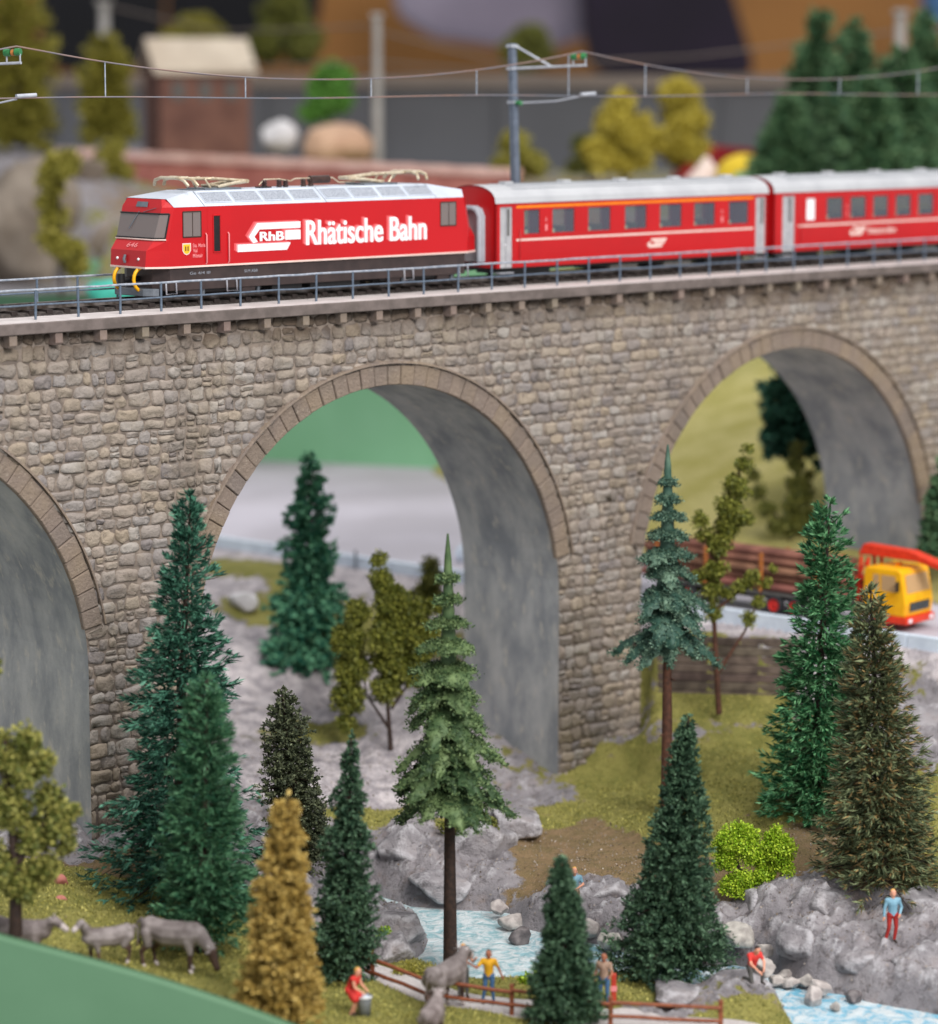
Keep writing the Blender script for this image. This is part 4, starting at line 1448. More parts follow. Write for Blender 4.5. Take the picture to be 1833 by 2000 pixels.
    seat0.location.x = wins[0][0] + .3
    for i in range(1, len(wins)):
        for yy in (0, 1.45):
            s_ = seat0.copy(); COL.objects.link(s_); s_.location = (wins[i][0] + .25, yy, 0)
    MB().box(doors[0][1] + .25, doors[0][1] + .3, -hw + .1, hw - .1, .9, 3.1).build('partition', M['seat'], c)
    # underframe
    MB().box(0.3, length - .3, -1.0, 1.0, 0.58, 0.74).build('underframe', M['black'], c)
    for bx in (2.2, length - 2.2):
        b_ = MB().box(bx - 1.15, bx + 1.15, -0.9, 0.9, 0.42, 0.62).build('bogie', M['black'], c)
        for wx in (bx - .75, bx + .75):
            for y in (-.6, .6):
                w_ = MB().lathe([(0.0, 0.07), (0.26, 0.07), (0.3, 0.05), (0.3, -0.04), (0.34, -0.07), (0.0, -0.07)], 16).build('wheel', M['black'], b_)
                w_.rotation_euler = (math.pi / 2 if y < 0 else -math.pi / 2, 0, 0)
                w_.location = (wx, y, 0.66)
    for xa, xb in ((length * .42, length * .52), (length * .62, length * .72)):
        MB().box(xa, xb, -1.05, 1.05, 0.35, 0.6).build('equipment_box', M['pants_grey'], c, 0.02)
    y_ = -hw - .008
    ex, ez = emblem_at
    lg = MB()
    for poly in ([(.14, .3), (1.1, .3), (1.0, .18), (.24, .18)], [(.0, .06), (.86, .06), (.78, -.06), (.0, -.06)], [(.4, .16), (1.0, .16), (.92, .08), (.32, .08)], [(-.1, .05), (.1, .05), (.16, .18), (.06, .18)]):
        lg.add([(ex + x_ , y_, ez + z_) for x_, z_ in poly], [tuple(range(len(poly)))][:1])
    lg.build('emblem', M['cream'], c)
    if emblem_text:
        letters(emblem_text, ex + 1.2, ez - .03, 0.26, 1.9, M['cream'], y_, 'lettering', c, 0.02)
    for wi in (0, len(wins) - 2) if len(wins) > 5 else (0,):
        xm = (wins[wi][1] + wins[wi + 1][0]) / 2 if wi + 1 < len(wins) else wins[wi][1] + .3
        letters('1' if stripe else '2', xm - .05, 2.1, .24, .12, M['pink2'], y_, 'class_number', c, 0.02)
        letters('A', xm - .06, 2.45, .18, .13, M['pink2'], y_, 'class_letter', c, 0.02)
    return c


# window edges measured along the track
W1 = [(23.56, 24.43), (25.1, 26.35), (27.09, 28.38), (29.18, 30.46), (31.21, 32.53), (33.25, 34.54), (35.36, 36.6)]
s0 = 22.05
carriage('red carriage with an orange stripe above its windows, coupled to the locomotive', s0, 15.75, [(round(a - s0, 3), round(b - s0, 3)) for a, b in W1], [(0.24, 0.9), (15.0, 15.62)], True, None, (8.5, 1.27))
W2 = [(41.59, 42.71), (43.17, 44.25), (44.71, 45.76), (46.25, 47.35), (47.82, 48.94), (49.4, 50.5), (51.0, 52.1)]
s0 = 38.2
carriage('last red carriage without a stripe, its white end window near a grey door', s0, 15.75, [(round(a - s0, 3), round(b - s0, 3)) for a, b in W2], [(0.55, 1.35), (14.8, 15.5)], False, (2.08, 2.68), (5.0, 1.32), 'Rh\u00e4tische Bahn')

# ------------------------------------------------------------------ overhead line
def mast(label, s):
    o = empty('catenary_mast', BX(s, 5.15, 0), TH)
    tag(o, label, 'catenary mast', 'catenary masts on the viaduct')
    lean = -0.35
    MB().add([(-.16, -.16, -0.4), (.16, -.16, -0.4), (.16, .16, -0.4), (-.16, .16, -0.4), (lean - .13, -.13, 9.4), (lean + .13, -.13, 9.4), (lean + .13, .13, 9.4), (lean - .13, .13, 9.4)],
             [(4, 5, 6, 7), (0, 1, 5, 4), (1, 2, 6, 5), (2, 3, 7, 6), (3, 0, 4, 7)]).build('pole', M['mast'], o, 0.02)
    for z_ in (7.05, 8.4, 9.3):
        MB().box(lean * z_ / 9.4 - .18, lean * z_ / 9.4 + .18, -.18, .18, z_ - .05, z_ + .05).build('clamp', M['arm'], o)
    a_ = MB().tube([(lean + .05, -.1, 8.4), (0.75, -3.15, 8.52)], 0.055, 6).build('bracket', M['arm'], o)
    MB().tube([(lean + .05, -.1, 9.32), (0.35, -1.6, 8.46)], 0.045, 6).build('stay', M['arm'], o)
    for x_, y_ in ((0.55, -2.6), (0.75, -3.1)):
        MB().tube([(x_, y_, 8.5), (x_, y_, 8.82)], 0.03, 5).build('insulator_pin', M['arm'], a_)
    MB().tube([(0.5, -2.55, 8.86), (0.6, -2.75, 8.86)], 0.13, 8).build('insulator', M['insulator'], o)
    MB().tube([(0.62, -2.8, 8.86), (0.66, -2.88, 8.86)], 0.11, 8).build('insulator', M['insul_brown'], o)
    MB().tube([(0.68, -2.92, 8.88), (0.78, -3.1, 8.88)], 0.13, 8).build('insulator', M['insulator'], o)
    MB().tube([(lean * .75, -.1, 7.02), (lean * .7, -.45, 7.02)], 0.09, 8).build('insulator', M['insulator'], o)
    MB().tube([(lean * .7, -.3, 7.02), (0.3, -1.9, 7.1), (0.75, -2.85, 7.3)], 0.035, 6).build('steady_arm', M['arm'], o)
    return o


mast('blue grey catenary mast with green insulators rising behind the first carriage', 27.25)
mast('catenary bracket with green insulator reaching in from the left edge of the picture', 0.25)
cat = empty('overhead_wire', BX(0, 2.25, 0), TH)
tag(cat, 'thin sagging overhead wire pair with droppers above the train', 'wire')
sup = [-26, 1.05, 28.05, 55.05, 80]
def mess(s):
    for a, b in zip(sup[:-1], sup[1:]):
        if a <= s <= b:
            t = (s - a) / (b - a)
            return 9.08 - 4 * 1.12 * t * (1 - t)
def cont(s):
    return 7.32 + 0.04 * math.sin(s * .35)
MB().tube([(s, 0.0, mess(s)) for s in np.arange(-24, 78, 1.0)], 0.03, 6).build('messenger_wire', M['wire'], cat)
MB().tube([(s, 0.0, cont(s)) for s in np.arange(-24, 78, 1.0)], 0.03, 6).build('contact_wire', M['wire'], cat)
for a in sup[:-1]:
    for k in (3.6, 9.8, 15.8, 21.2, 26.2):
        s = a + k
        if s > 77:
            continue
        MB().tube([(s, 0, cont(s)), (s, 0, mess(s))], 0.026, 5).build('dropper', M['rail_top'], cat)
for a in sup[1:-1]:
    MB().tube([(a - .1, 0, cont(a) + .06), (a + .7, 0, cont(a) + .1)], 0.08, 6).build('clip', M['arm'], cat)

# ------------------------------------------------------------------ trees
def unit(v):
    return v / np.maximum(np.linalg.norm(v, axis=-1, keepdims=True), 1e-9)


def blades(P, Dv, length, width, rg):
    """loose leaf-shaped quads at P pointing along Dv"""
    n = len(P)
    rnd = unit(rg.normal(size=(n, 3)))
    side = unit(np.cross(Dv, rnd))
    up = np.cross(side, Dv)
    L = length[:, None]; Wd = width[:, None]
    mid = P + Dv * L * 0.5 + up * L * 0.06
    return np.stack([P, mid + side * Wd, P + Dv * L, mid - side * Wd], 1)


def trunk_mesh(H, r0, r1, lean=(0, 0), n=8, bend=0.04, seed=0):
    pts_, rad = [], []
    for k in range(9):
        t = k / 8
        pts_.append((lean[0] * t + bend * math.sin(t * 5 + seed) * t, lean[1] * t + bend * math.cos(t * 4 + seed) * t, H * t))
        rad.append(r0 + (r1 - r0) * t)
    return MB().tube(pts_, rad, n)


def place(bx, by, gz_, topx, topy):
    b = on(bx, by, gz_)
    t = at(topx, topy, b.y)
    return b, t.z - b.z, t.x - b.x, ppm(b)


def conifer(label, bx, by, gz_, topx, topy, hw, mm, nb, seed, prof='cone', bl=0.24, bw=0.022, u1=0.97, elev=(38, -14), droop=0.12, nblade=12, ntip=14, name='spruce_tree', group='conifers around the viaduct', mat2=None, share=0.22, trunk='bark', power=0.85, tip=0.22, wild=1.0, cone=0.75, ragged=0.3, core=0.42, u0=0.012):
    b, H, lean, k = place(bx, by, gz_, topx, topy)
    Rm = hw / k
    rg = np.random.default_rng(seed)
    root = empty(name, b)
    tag(root, label, 'tree', group)
    trunk_mesh(H * 0.985, 0.14 + 0.008 * H, 0.025, (lean, 0), 8, 0.05, seed).build('trunk', M[trunk], root)
    u = np.maximum(rg.random(nb) ** 0.6 * u1, u0)                    # 0 top, 1 foot
    phi = rg.random(nb) * 2 * np.pi

    def profile(u, phi):
        if prof == 'cone':
            return Rm * u ** power
        if prof == 'tier':
            ph = u * 5.4 + 0.08 * np.sin(phi * 2)
            return Rm * u ** 0.9 * (0.42 + 0.62 * np.sin(np.pi * (ph % 1.0)) ** 0.7)
        return Rm * np.minimum(1, (u * 3.2) ** 0.8) * (0.75 + 0.25 * u)

    # uneven outline: lobes where boughs are fuller, gaps where they thin out
    lob = np.array([noise.noise(Vector((math.cos(a) * 1.3 + seed, math.sin(a) * 1.3, q * H * 0.55))) for a, q in zip(phi, u)])
    rad = profile(u, phi) * (1 - ragged + 1.35 * ragged * rg.random(nb)) * (1 + 0.45 * wild * lob) + tip * np.minimum(1, u * 14)
    keep = rg.random(nb) > np.clip(-lob * 0.5, 0, 0.4) * wild
    u, rad, phi = u[keep], rad[keep], phi[keep]
    h = H * (1 - u)
    n = len(u)
    el = np.radians(elev[0] + (elev[1] - elev[0]) * np.minimum(1, u * 1.5) + rg.normal(size=n) * 9 + np.clip(0.05 - u, 0, 1) * 700)
    d = np.stack([np.cos(phi) * np.cos(el), np.sin(phi) * np.cos(el), np.sin(el)], 1)
    base = np.stack([lean * (1 - u), np.zeros(n), h], 1)
    side = unit(np.cross(d, np.array([0, 0, 1.0])))
    out = []

    def along(t):
        r_ = rad * t
        p = base + d * r_[:, None]
        p[:, 2] += -droop * r_ * t + 0.14 * r_ * t ** 3
        return p

    sz = 0.6 + 0.4 * np.minimum(1, rad / (0.5 * Rm))
    for j in range(nblade):                                     # needles along the bough
        t = 0.2 + 0.75 * (j + rg.random(n)) / nblade
        p = along(t) + rg.normal(size=(n, 3)) * 0.02
        sgn = np.where(rg.random(n) < .5, -1, 1)
        dv = unit(d + side * (sgn * (0.3 + 0.7 * rg.random(n)))[:, None] + np.array([0, 0, 1]) * (rg.random(n) * 0.8 - 0.25)[:, None])
        out.append(blades(p, dv, bl * (0.6 + 0.7 * rg.random(n)) * sz, bw * (0.7 + 0.7 * rg.random(n)), rg))
    for j in range(ntip):                                       # a tuft at each tip
        p = along(0.82 + 0.2 * rg.random(n)) + rg.normal(size=(n, 3)) * 0.025
        dv = unit(d + unit(rg.normal(size=(n, 3))) * cone + np.array([0, 0, 0.12]))
        out.append(blades(p, dv, bl * (0.55 + 0.6 * rg.random(n)) * sz, bw * (0.8 + 0.7 * rg.random(n)), rg))
    # dense inner fibres
    m = int(nb * 10 * core)
    if m:
        uc = rg.random(m) ** 0.6 * u1
        pc = rg.random(m) * 2 * np.pi
        rc = profile(uc, pc) * 0.62 * np.sqrt(rg.random(m)) + 0.03
        p = np.stack([lean * (1 - uc) + np.cos(pc) * rc, np.sin(pc) * rc, H * (1 - uc)], 1)
        dv = unit(np.stack([np.cos(pc), np.sin(pc), np.full(m, -.1)], 1) + rg.normal(size=(m, 3)) * .6)
        out.append(blades(p, dv, bl * 1.2 * (0.6 + 0.7 * rg.random(m)), np.full(m, bw * 1.8), rg))
    V = np.concatenate(out)
    if mat2:
        quads_obj('crown', V, [M[mm], M[mat2]], root, (rg.random(len(V)) < share).astype(np.int32))
    else:
        quads_obj('crown', V, M[mm], root)
    st = MB()
    for i in range(0, n, max(1, n // 110)):
        e = base[i] + d[i] * rad[i] * 0.9
        e[2] -= droop * rad[i] * 0.8
        st.tube([base[i], e], [0.03, 0.012], 4)
    st.build('branches', M[trunk], root)['kind'] = 'stuff'
    return root


def puff(centres, radii, n_per, size, rg, flat=0.0):
    """crumbly foam foliage: small flakes over the shells of uneven clumps, fine knobs on larger lobes"""
    out = []
    for c, r in zip(centres, radii):
        m = max(8, int(44 * r))
        sub = unit(rg.normal(size=(m, 3))) * (r * 0.78 * rg.random(m) ** 0.4)[:, None]
        rs = r * (0.28 + 0.26 * rg.random(m))
        for q, rr in zip(sub, rs):
            n = int(max(12, n_per * 1.5 * rr * rr))
            v = unit(rg.normal(size=(n, 3)))
            p = np.array(c) + q * np.array([1, 1, .9]) + v * (rr * (0.6 + 0.45 * rg.random(n)))[:, None]
            dv = unit(v * 0.5 + rg.normal(size=(n, 3)))
            out.append(blades(p, dv, size * (0.6 + 0.8 * rg.random(n)), size * 0.42 * (0.6 + 0.7 * rg.random(n)), rg))
    return np.concatenate(out)


def leafy(label, base, limbs, clumps, mm, seed, size=0.15, n_per=520, name='leafy_tree', group='foam foliage trees', trunk='bark', tr=0.12, cat_='tree', fat=1.0):
    """limbs: list of polylines (local); clumps: list of (x,y,z,r)"""
    rg = np.random.default_rng(seed)
    root = empty(name, base)
    tag(root, label, cat_, group)
    m_ = MB()
    for L in limbs:
        n = len(L)
        m_.tube(L, [tr * (1 - 0.75 * i / max(1, n - 1)) * (1.0 if L is limbs[0] else 0.6) for i in range(n)], 7)
    m_.build('trunk', M[trunk], root)
    V = puff([c[:3] for c in clumps], [c[3] * fat for c in clumps], n_per, size, rg)
    quads_obj('crown', V, M[mm], root)
    return root


def plate_fir(label, bx, by, gz_, topx, topy, crown_y, hw, mm, seed, ntier=11, trunk='bark'):
    b, H, lean, k = place(bx, by, gz_, topx, topy)
    rg = np.random.default_rng(seed)
    rnd = random.Random(seed)
    root = empty('fir_tree', b)
    tag(root, label, 'tree', 'conifers around the viaduct')
    Rm = hw / k
    trunk_mesh(H * 0.96, 0.25, 0.05, (lean, 0), 10, 0.02, seed).build('trunk', M[trunk], root)
    zb_ = at(bx, crown_y, b.y).z - b.z + 0.4
    fr = MB()
    flk = []
    # slim green core
    fr.tube([(lean * (zb_ + (H - zb_) * t) / H, 0, zb_ + (H - zb_) * t) for t in (0.05, .4, .7, .9, 1.0)], [0.42, 0.3, 0.2, 0.12, 0.03], 8)
    for ti in range(ntier):
        t = ti / (ntier - 1)
        up_ = t ** 0.9
        z0 = zb_ + (H * 0.9 - zb_) * up_ + rnd.uniform(-.1, .1)
        r_t = Rm * (1.03 - 0.90 * t ** 0.8) * rnd.uniform(0.85, 1.1)
        nf = 13 if t < .5 else 9
        for fi in range(nf):
            ph = 2 * math.pi * (fi + 0.5 * (ti % 2)) / nf + rnd.uniform(-.3, .3)
            L = r_t * rnd.uniform(0.55, 1.15)
            wmax = L * (rnd.uniform(0.14, 0.24) if t < .45 else rnd.uniform(0.26, 0.36)) + 0.07
            nl, nw = 11, 5
            dr = rnd.uniform(0.42, 0.8) if t < .45 else rnd.uniform(0.28, 0.46)
            vs_ = []
            for i in range(nl):
                u = i / (nl - 1)
                wv = wmax * (math.sin(math.pi * min(1, u * 0.9 + 0.1)) ** 0.7) * (1 + (0.28 if i % 2 else -0.2)) + 0.02
                for j in range(nw):
                    q = j / (nw - 1) * 2 - 1
                    x = L * u * (1 - 0.12 * abs(q))
                    y = wv * q
                    z = -dr * L * u ** 1.25 - 0.28 * abs(q) * wv + rnd.uniform(-.07, .07) + 0.16 * L * math.sin(u * math.pi) * 0.6
                    ca, sa = math.cos(ph), math.sin(ph)
                    vs_.append((lean * z0 / H + x * ca - y * sa, x * sa + y * ca, z0 + z))
            fs_ = [(i * nw + j, (i + 1) * nw + j, (i + 1) * nw + j + 1, i * nw + j + 1) for i in range(nl - 1) for j in range(nw - 1)]
            fr.add(vs_, fs_, True)
            A = np.array(vs_)
            m = int(120 + 260 * L)
            idx = rg.integers(0, len(A), m)
            p = A[idx] + rg.normal(size=(m, 3)) * np.array([.08, .08, .03])
            dv = unit(rg.normal(size=(m, 3)) + np.array([math.cos(ph), math.sin(ph), 0.2]) * 0.9)
            flk.append(blades(p, dv, 0.10 * (0.6 + 0.9 * rg.random(m)), 0.03 * (0.6 + 0.9 * rg.random(m)), rg))
    cr = fr.build('crown', M[mm], root)
    quads_obj('flock', np.concatenate(flk), M[mm], cr)
    # stubs on the bare trunk
    for z_ in (zb_ * 0.42, zb_ * 0.72):
        a_ = rnd.uniform(0, 6)
        MB().tube([(lean * z_ / H, 0, z_), (lean * z_ / H + .35 * math.cos(a_), .35 * math.sin(a_), z_ - .12)], [.05, .02], 5).build('branch_stub', M[trunk], root)
    return root


conifer('tallest dark blue-green spruce in front of the first pier', 345, 1735, 2.7, 370, 962, 150, 'f_deep', 820, 21, core=.3, bl=0.36, bw=0.03, cone=.6, elev=(45, -16), droop=0.18, power=1.12, tip=0.42, wild=1.3, ragged=.45)
conifer('soft mid-green spruce overlapping the foot of the tallest spruce', 395, 1860, 2.0, 403, 1318, 84, 'f_soft', 600, 22, core=.3, bl=0.34, cone=.6, elev=(50, 0), power=0.75, tip=0.28, u1=.95)
conifer('ochre yellow conifer close to the lens, brown tip, above the green board', 540, 2010, 1.5, 562, 1552, 80, 'f_yellow', 850, 23, bl=0.17, bw=0.04, elev=(30, 0), power=0.62, tip=0.12, wild=.8, cone=1.2, u0=.06)
conifer('slim dark olive conifer behind the ochre yellow one', 585, 1690, 1.9, 552, 1343, 68, 'f_olivedark', 800, 24, bl=0.13, bw=0.035, elev=(20, -5), power=0.62, wild=1.5, cone=1.6, tip=.18)
conifer('narrow tiered green spruce between the ochre conifer and the dark fir trunk', 668, 1912, 1.0, 688, 1432, 78, 'f_dark', 900, 25, prof='tier', bl=0.16, bw=0.03, elev=(30, -5), cone=1.2, tip=.1)
plate_fir('grey-green fir with layered drooping plates and long bare dark trunk, by the stream', 880, 1880, 0.35, 875, 1042, 1550, 150, 'f_plate', 31, 10)
conifer('smallest dark green spruce standing by the brown fence', 1110, 1998, 0.55, 1095, 1668, 74, 'f_dark', 800, 26, bl=0.18, bw=0.028, elev=(40, 5), power=0.9, cone=1.1, tip=.12, u0=.05)
conifer('bushy dark green spruce on the stream bank, right of the smallest spruce', 1305, 1912, 0.4, 1345, 1390, 104, 'f_dark', 1500, 27, bl=0.19, bw=0.028, elev=(38, -4), power=0.95, cone=1.0, tip=.12, u0=.1)
plate_fir('blue-green layered fir on a tall reddish trunk before the third arch', 1303, 1580, 2.1, 1305, 868, 1240, 106, 'f_plate2', 32, 9, 'bark_red')
conifer('tall fresh-green spruce right of the log truck cab', 1590, 1590, 2.6, 1620, 972, 82, 'f_green', 780, 28, core=.3, bl=0.35, bw=0.03, cone=.6, elev=(40, -10), power=0.85, tip=0.42, wild=1.3, ragged=.4)
conifer('brownish green spiky spruce with dry twigs above the rock outcrop', 1725, 1722, 2.6, 1700, 1145, 112, 'f_brown', 850, 29, bl=0.36, bw=0.024, elev=(40, -8), power=0.88, mat2='f_brown2', share=0.2, wild=1.2, cone=.55, tip=.3, ragged=.5, nblade=16)
conifer('teal-green spruce behind the second arch, out of focus', 600, 1305, 4.2, 605, 884, 92, 'f_teal', 620, 30, prof='tier', bl=0.32, bw=0.05, elev=(25, -20))
conifer('dark teal conifer on the meadow seen through the third arch', 1560, 880, 12.0, 1560, 690, 58, 'f_deep', 300, 33, bl=0.5, bw=0.08, prof='column')
conifer('green conifer at the right edge beside the third arch foot', 1850, 1075, 9.0, 1850, 900, 45, 'f_farconifer', 240, 34, bl=0.4, bw=0.07)

# leafy and foam trees
b = on(765, 1480, 2.3)
leafy('olive foam tree with two columns of foliage under the second arch', b, [[(0, 0, 0), (-.1, 0, 1.5), (-.2, 0, 3.2), (0.1, 0, 6.5)], [(-.1, 0, 1.2), (-1.0, 0, 2.6), (-1.3, 0, 5)], [(0, 0, 2), (1.0, 0, 3.5), (1.5, 0, 5.5)]],
      [(-1.81, 0, 1.43, 0.45), (-1.74, 0, 2.42, 0.75), (-1.54, 0.2, 3.63, 0.8), (-1.68, 0, 4.84, 0.75), (-1.35, -0.1, 5.94, 0.6), (-0.18, 0, 2.86, 0.75), (0.08, 0.2, 3.96, 0.9), (-0.05, -0.2, 5.17, 0.9), (0.08, 0, 6.38, 0.75), (-0.31, 0.1, 7.26, 0.55), (-0.44, 0, 8.14, 0.38), (0.99, 0, 3.52, 0.65), (1.12, 0.1, 4.84, 0.75), (0.86, 0, 5.94, 0.6), (1.5, 0, 5.2, 0.5), (1.75, 0, 6.2, 0.42), (1.3, 0.1, 4.2, 0.5)],
      'f_olive', 41, 0.13, 900, fat=0.96)
b = on(835, 1280, 4.5)
leafy('small dark olive foam tree just left of the second arch pier', b, [[(0, 0, 0), (0, 0, 3)]], [(0, 0, 2.6, .7), (.2, 0, 3.5, .6), (-.5, 0, 2.0, .5), (.1, 0, 4.0, .4), (.6, 0, 2.4, .5)], 'f_olive2', 42, 0.14, 600)
b = on(1405, 1395, 4.25)
leafy('thin olive tree with a forked reddish stem in front of the log truck', b, [[(0, 0, 0), (-.15, 0, 2.2), (-.3, 0, 4.8), (-.1, 0, 7.4), (.8, 0, 10.2)], [(-.05, 0, 1.7), (1.0, 0, 3.4), (1.9, 0, 5.6)], [(-.2, 0, 4.2), (1.0, 0, 5.2), (1.6, 0, 5.9)], [(-.2, 0, 6), (-1.0, 0, 8.0)]],
      [(-.3, 0, 4.2, .42), (-.3, 0, 5.0, .55), (-.2, 0, 5.9, .6), (-.1, 0, 6.8, .55), (.2, .1, 7.6, .6), (.35, 0, 8.4, .7), (.6, 0, 9.2, .62), (.85, 0, 10.0, .42), (1.0, 0, 10.7, .28), (-.9, 0, 7.9, .4), (-.6, 0, 7.2, .4), (.9, 0, 7.9, .45), (.8, 0, 5.1, .42), (1.3, 0, 5.5, .45), (.3, 0, 4.9, .35), (1.15, 0, 3.9, .38), (1.5, 0, 4.6, .35), (1.8, 0, 5.3, .3), (2.05, 0, 5.9, .2), (-.9, 0, 5.6, .35)],
      'f_olive', 43, 0.12, 800, fat=0.92, trunk='bark_red', tr=0.13)
b = on(1480, 1755, 1.7)
leafy('bright lime green bush at the top of the rock outcrop', b, [[(0, 0, 0), (-.5, 0, .8), (-.9, 0, 1.6)], [(0, 0, .2), (.6, 0, 1.2), (.8, 0, 2.0)]],
      [(-.85, 0, 1.9, .62), (-.45, .1, 2.25, .5), (-1.1, 0, 1.3, .42), (-.25, 0, 1.55, .45), (.65, 0, 1.75, .6), (.9, .1, 1.2, .5), (.35, 0, 1.2, .42), (.7, 0, 2.2, .35), (-.45, -.1, .55, .52), (.15, -.1, .75, .4), (-.9, -.1, .5, .4), (-.15, -.2, .15, .35)],
      'f_bright', 44, 0.085, 1600, fat=1.08, name='bush', cat_='bush', group='bushes')
b = at(30, 1790, 86.5)
leafy('yellow-green foam tree blurred at the left edge, over the meadow', b, [[(0, 0, -.6), (.05, 0, 1.5), (-.1, 0, 3.4), (-.2, 0, 5.4)], [(0, 0, 1.5), (1.0, 0, 3.0)], [(-.15, 0, 4.0), (-.7, 0, 6.0), (-.68, 0, 7.5)]],
      [(.2, 0, 1.0, .75), (.9, 0, 1.4, .6), (-.5, 0, 1.5, .9), (.6, .2, 2.4, .8), (1.35, 0, 2.7, .62), (1.6, 0, 3.2, .5), (1.0, .2, 3.5, .6), (-.2, 0, 3.3, .9), (.3, 0, 4.4, .72), (.9, 0, 4.6, .55), (.5, 0, 5.4, .6), (-.5, 0, 5.0, .9), (-.62, 0, 7.6, .45), (-.7, 0, 7.1, .3), (1.5, .1, 2.1, .45)],
      'f_left', 45, 0.15, 620, tr=0.22, fat=0.82)
b = on(1545, 1062, 8.0)
leafy('dark olive forked shrub on the meadow under the third arch', b, [[(0, 0, 0), (.1, 0, 2), (.3, 0, 4.2)], [(0, 0, .4), (-1.2, 0, 2), (-1.9, 0, 3.6)]],
      [(-.7, 0, .9, .45), (-1.2, 0, 1.6, .42), (-1.5, 0, 2.4, .4), (-1.8, 0, 3.2, .32), (-2.0, 0, 3.9, .2), (.1, 0, 1.0, .6), (.2, 0, 1.9, .62), (.25, 0, 2.8, .6), (.2, 0, 3.7, .48), (.2, 0, 4.5, .35), (.8, 0, 1.2, .5), (.7, 0, 2.3, .42), (.8, 0, 3.2, .3), (1.1, 0, .7, .5)], 'f_olive2', 46, 0.16, 500)
b = on(905, 1622, 2.2)
leafy('low dark olive bush on the cliff behind the long bare trunk', b, [[(0, 0, 0), (.3, 0, .5)], [(0, 0, 0), (-.9, 0, .4)]], [(.3, 0, .35, .42), (.8, 0, .3, .4), (-.2, 0, .3, .35), (-.7, 0, .15, .25), (1.1, 0, .2, .28)], 'f_olive2', 47, 0.1, 900, name='bush', cat_='bush', group='bushes', tr=.04)
b = on(1050, 1925, 0.35)
leafy('small yellow-green tuft on the bank left of the smallest spruce', b, [[(0, 0, 0), (0, 0, .3)]], [(0, 0, .3, .32), (-.35, 0, .18, .25), (.3, 0, .2, .25)], 'f_bright', 48, 0.1, 900, name='bush', cat_='bush', group='bushes', tr=.03)
b = on(752, 1835, 0.9)
leafy('tiny bright green tuft beside the big grey boulder', b, [[(0, 0, 0), (0, 0, .2)]], [(0, 0, .25, .22), (-.1, 0, .1, .2)], 'f_bright', 49, 0.09, 1200, name='bush', cat_='bush', group='bushes', tr=.03)
b = on(330, 1752, 2.4)
leafy('yellow flowering tuft at the foot of the tallest spruce', b, [[(0, 0, 0), (0, 0, .3)]], [(0, 0, .3, .2), (.08, 0, .1, .15)], 'f_faryellow', 50, 0.1, 1400, name='bush', cat_='bush', group='bushes', tr=.03)
b = on(800, 1905, 0.6)
leafy('low olive moss mound behind the brown fence', b, [[(0, 0, 0), (0, 0, .2)]], [(0, 0, .05, .45), (.5, 0, .0, .4), (-.35, 0, 0.02, .3)], 'f_farolive', 51, 0.09, 900, name='bush', cat_='bush', group='bushes', tr=.03)

# short turf fibres on the flocked meadows
rg = np.random.default_rng(5)
cand = np.column_stack([rg.uniform(-0.19, 0.19, 150000), rg.uniform(81, 121, 150000)])
cand[:, 0] *= cand[:, 1]
cand = cand[cand[:, 1] > 84.75 - 0.00225 * (CX + cand[:, 0] / cand[:, 1] * F + 80)]
z_, w_, p_, s_ = ground(cand)
ok = (w_[:, 0] > 0.55) & (p_ < 0.3) & (s_ > 0.4)
Pt = np.column_stack([cand[ok], z_[ok] - 0.01])
n = len(Pt)
dv = unit(rg.normal(size=(n, 3)) * 0.5 + np.array([0, 0, 1.0]))
M['turf'] = foliage('turf_fibres', (108, 108, 52), (196, 186, 104), scale=0.8)
o = quads_obj('grass', blades(Pt, dv, 0.085 * (0.5 + rg.random(n)), 0.016 + 0.016 * rg.random(n), rg), M['turf'])
tag(o, 'short yellow-green flock grass on the meadows', 'grass', kind='stuff')


# loose grit on the bare slopes and banks
ok = (w_[:, 0] < 0.6) & (p_ < 0.6) & (s_ > 0.05)
idx = np.where(ok)[0]
idx = idx[rg.random(len(idx)) < 0.42]
Pt = np.column_stack([cand[idx], z_[idx] + 0.005])
n = len(Pt)
M['grit'] = foliage('mixed_grit', (112, 98, 84), (178, 166, 156), scale=0.9)
sz = 0.022 + 0.05 * rg.random(n) ** 3
o = quads_obj('gravel', blades(Pt - unit(rg.normal(size=(n, 3))) * sz[:, None] * .5, unit(rg.normal(size=(n, 3)) + np.array([0, 0, .5])), sz * 1.6, sz * 0.6, rg), M['grit'])
tag(o, 'fine brown and pale grit scattered on the bare banks', 'grit', kind='stuff')


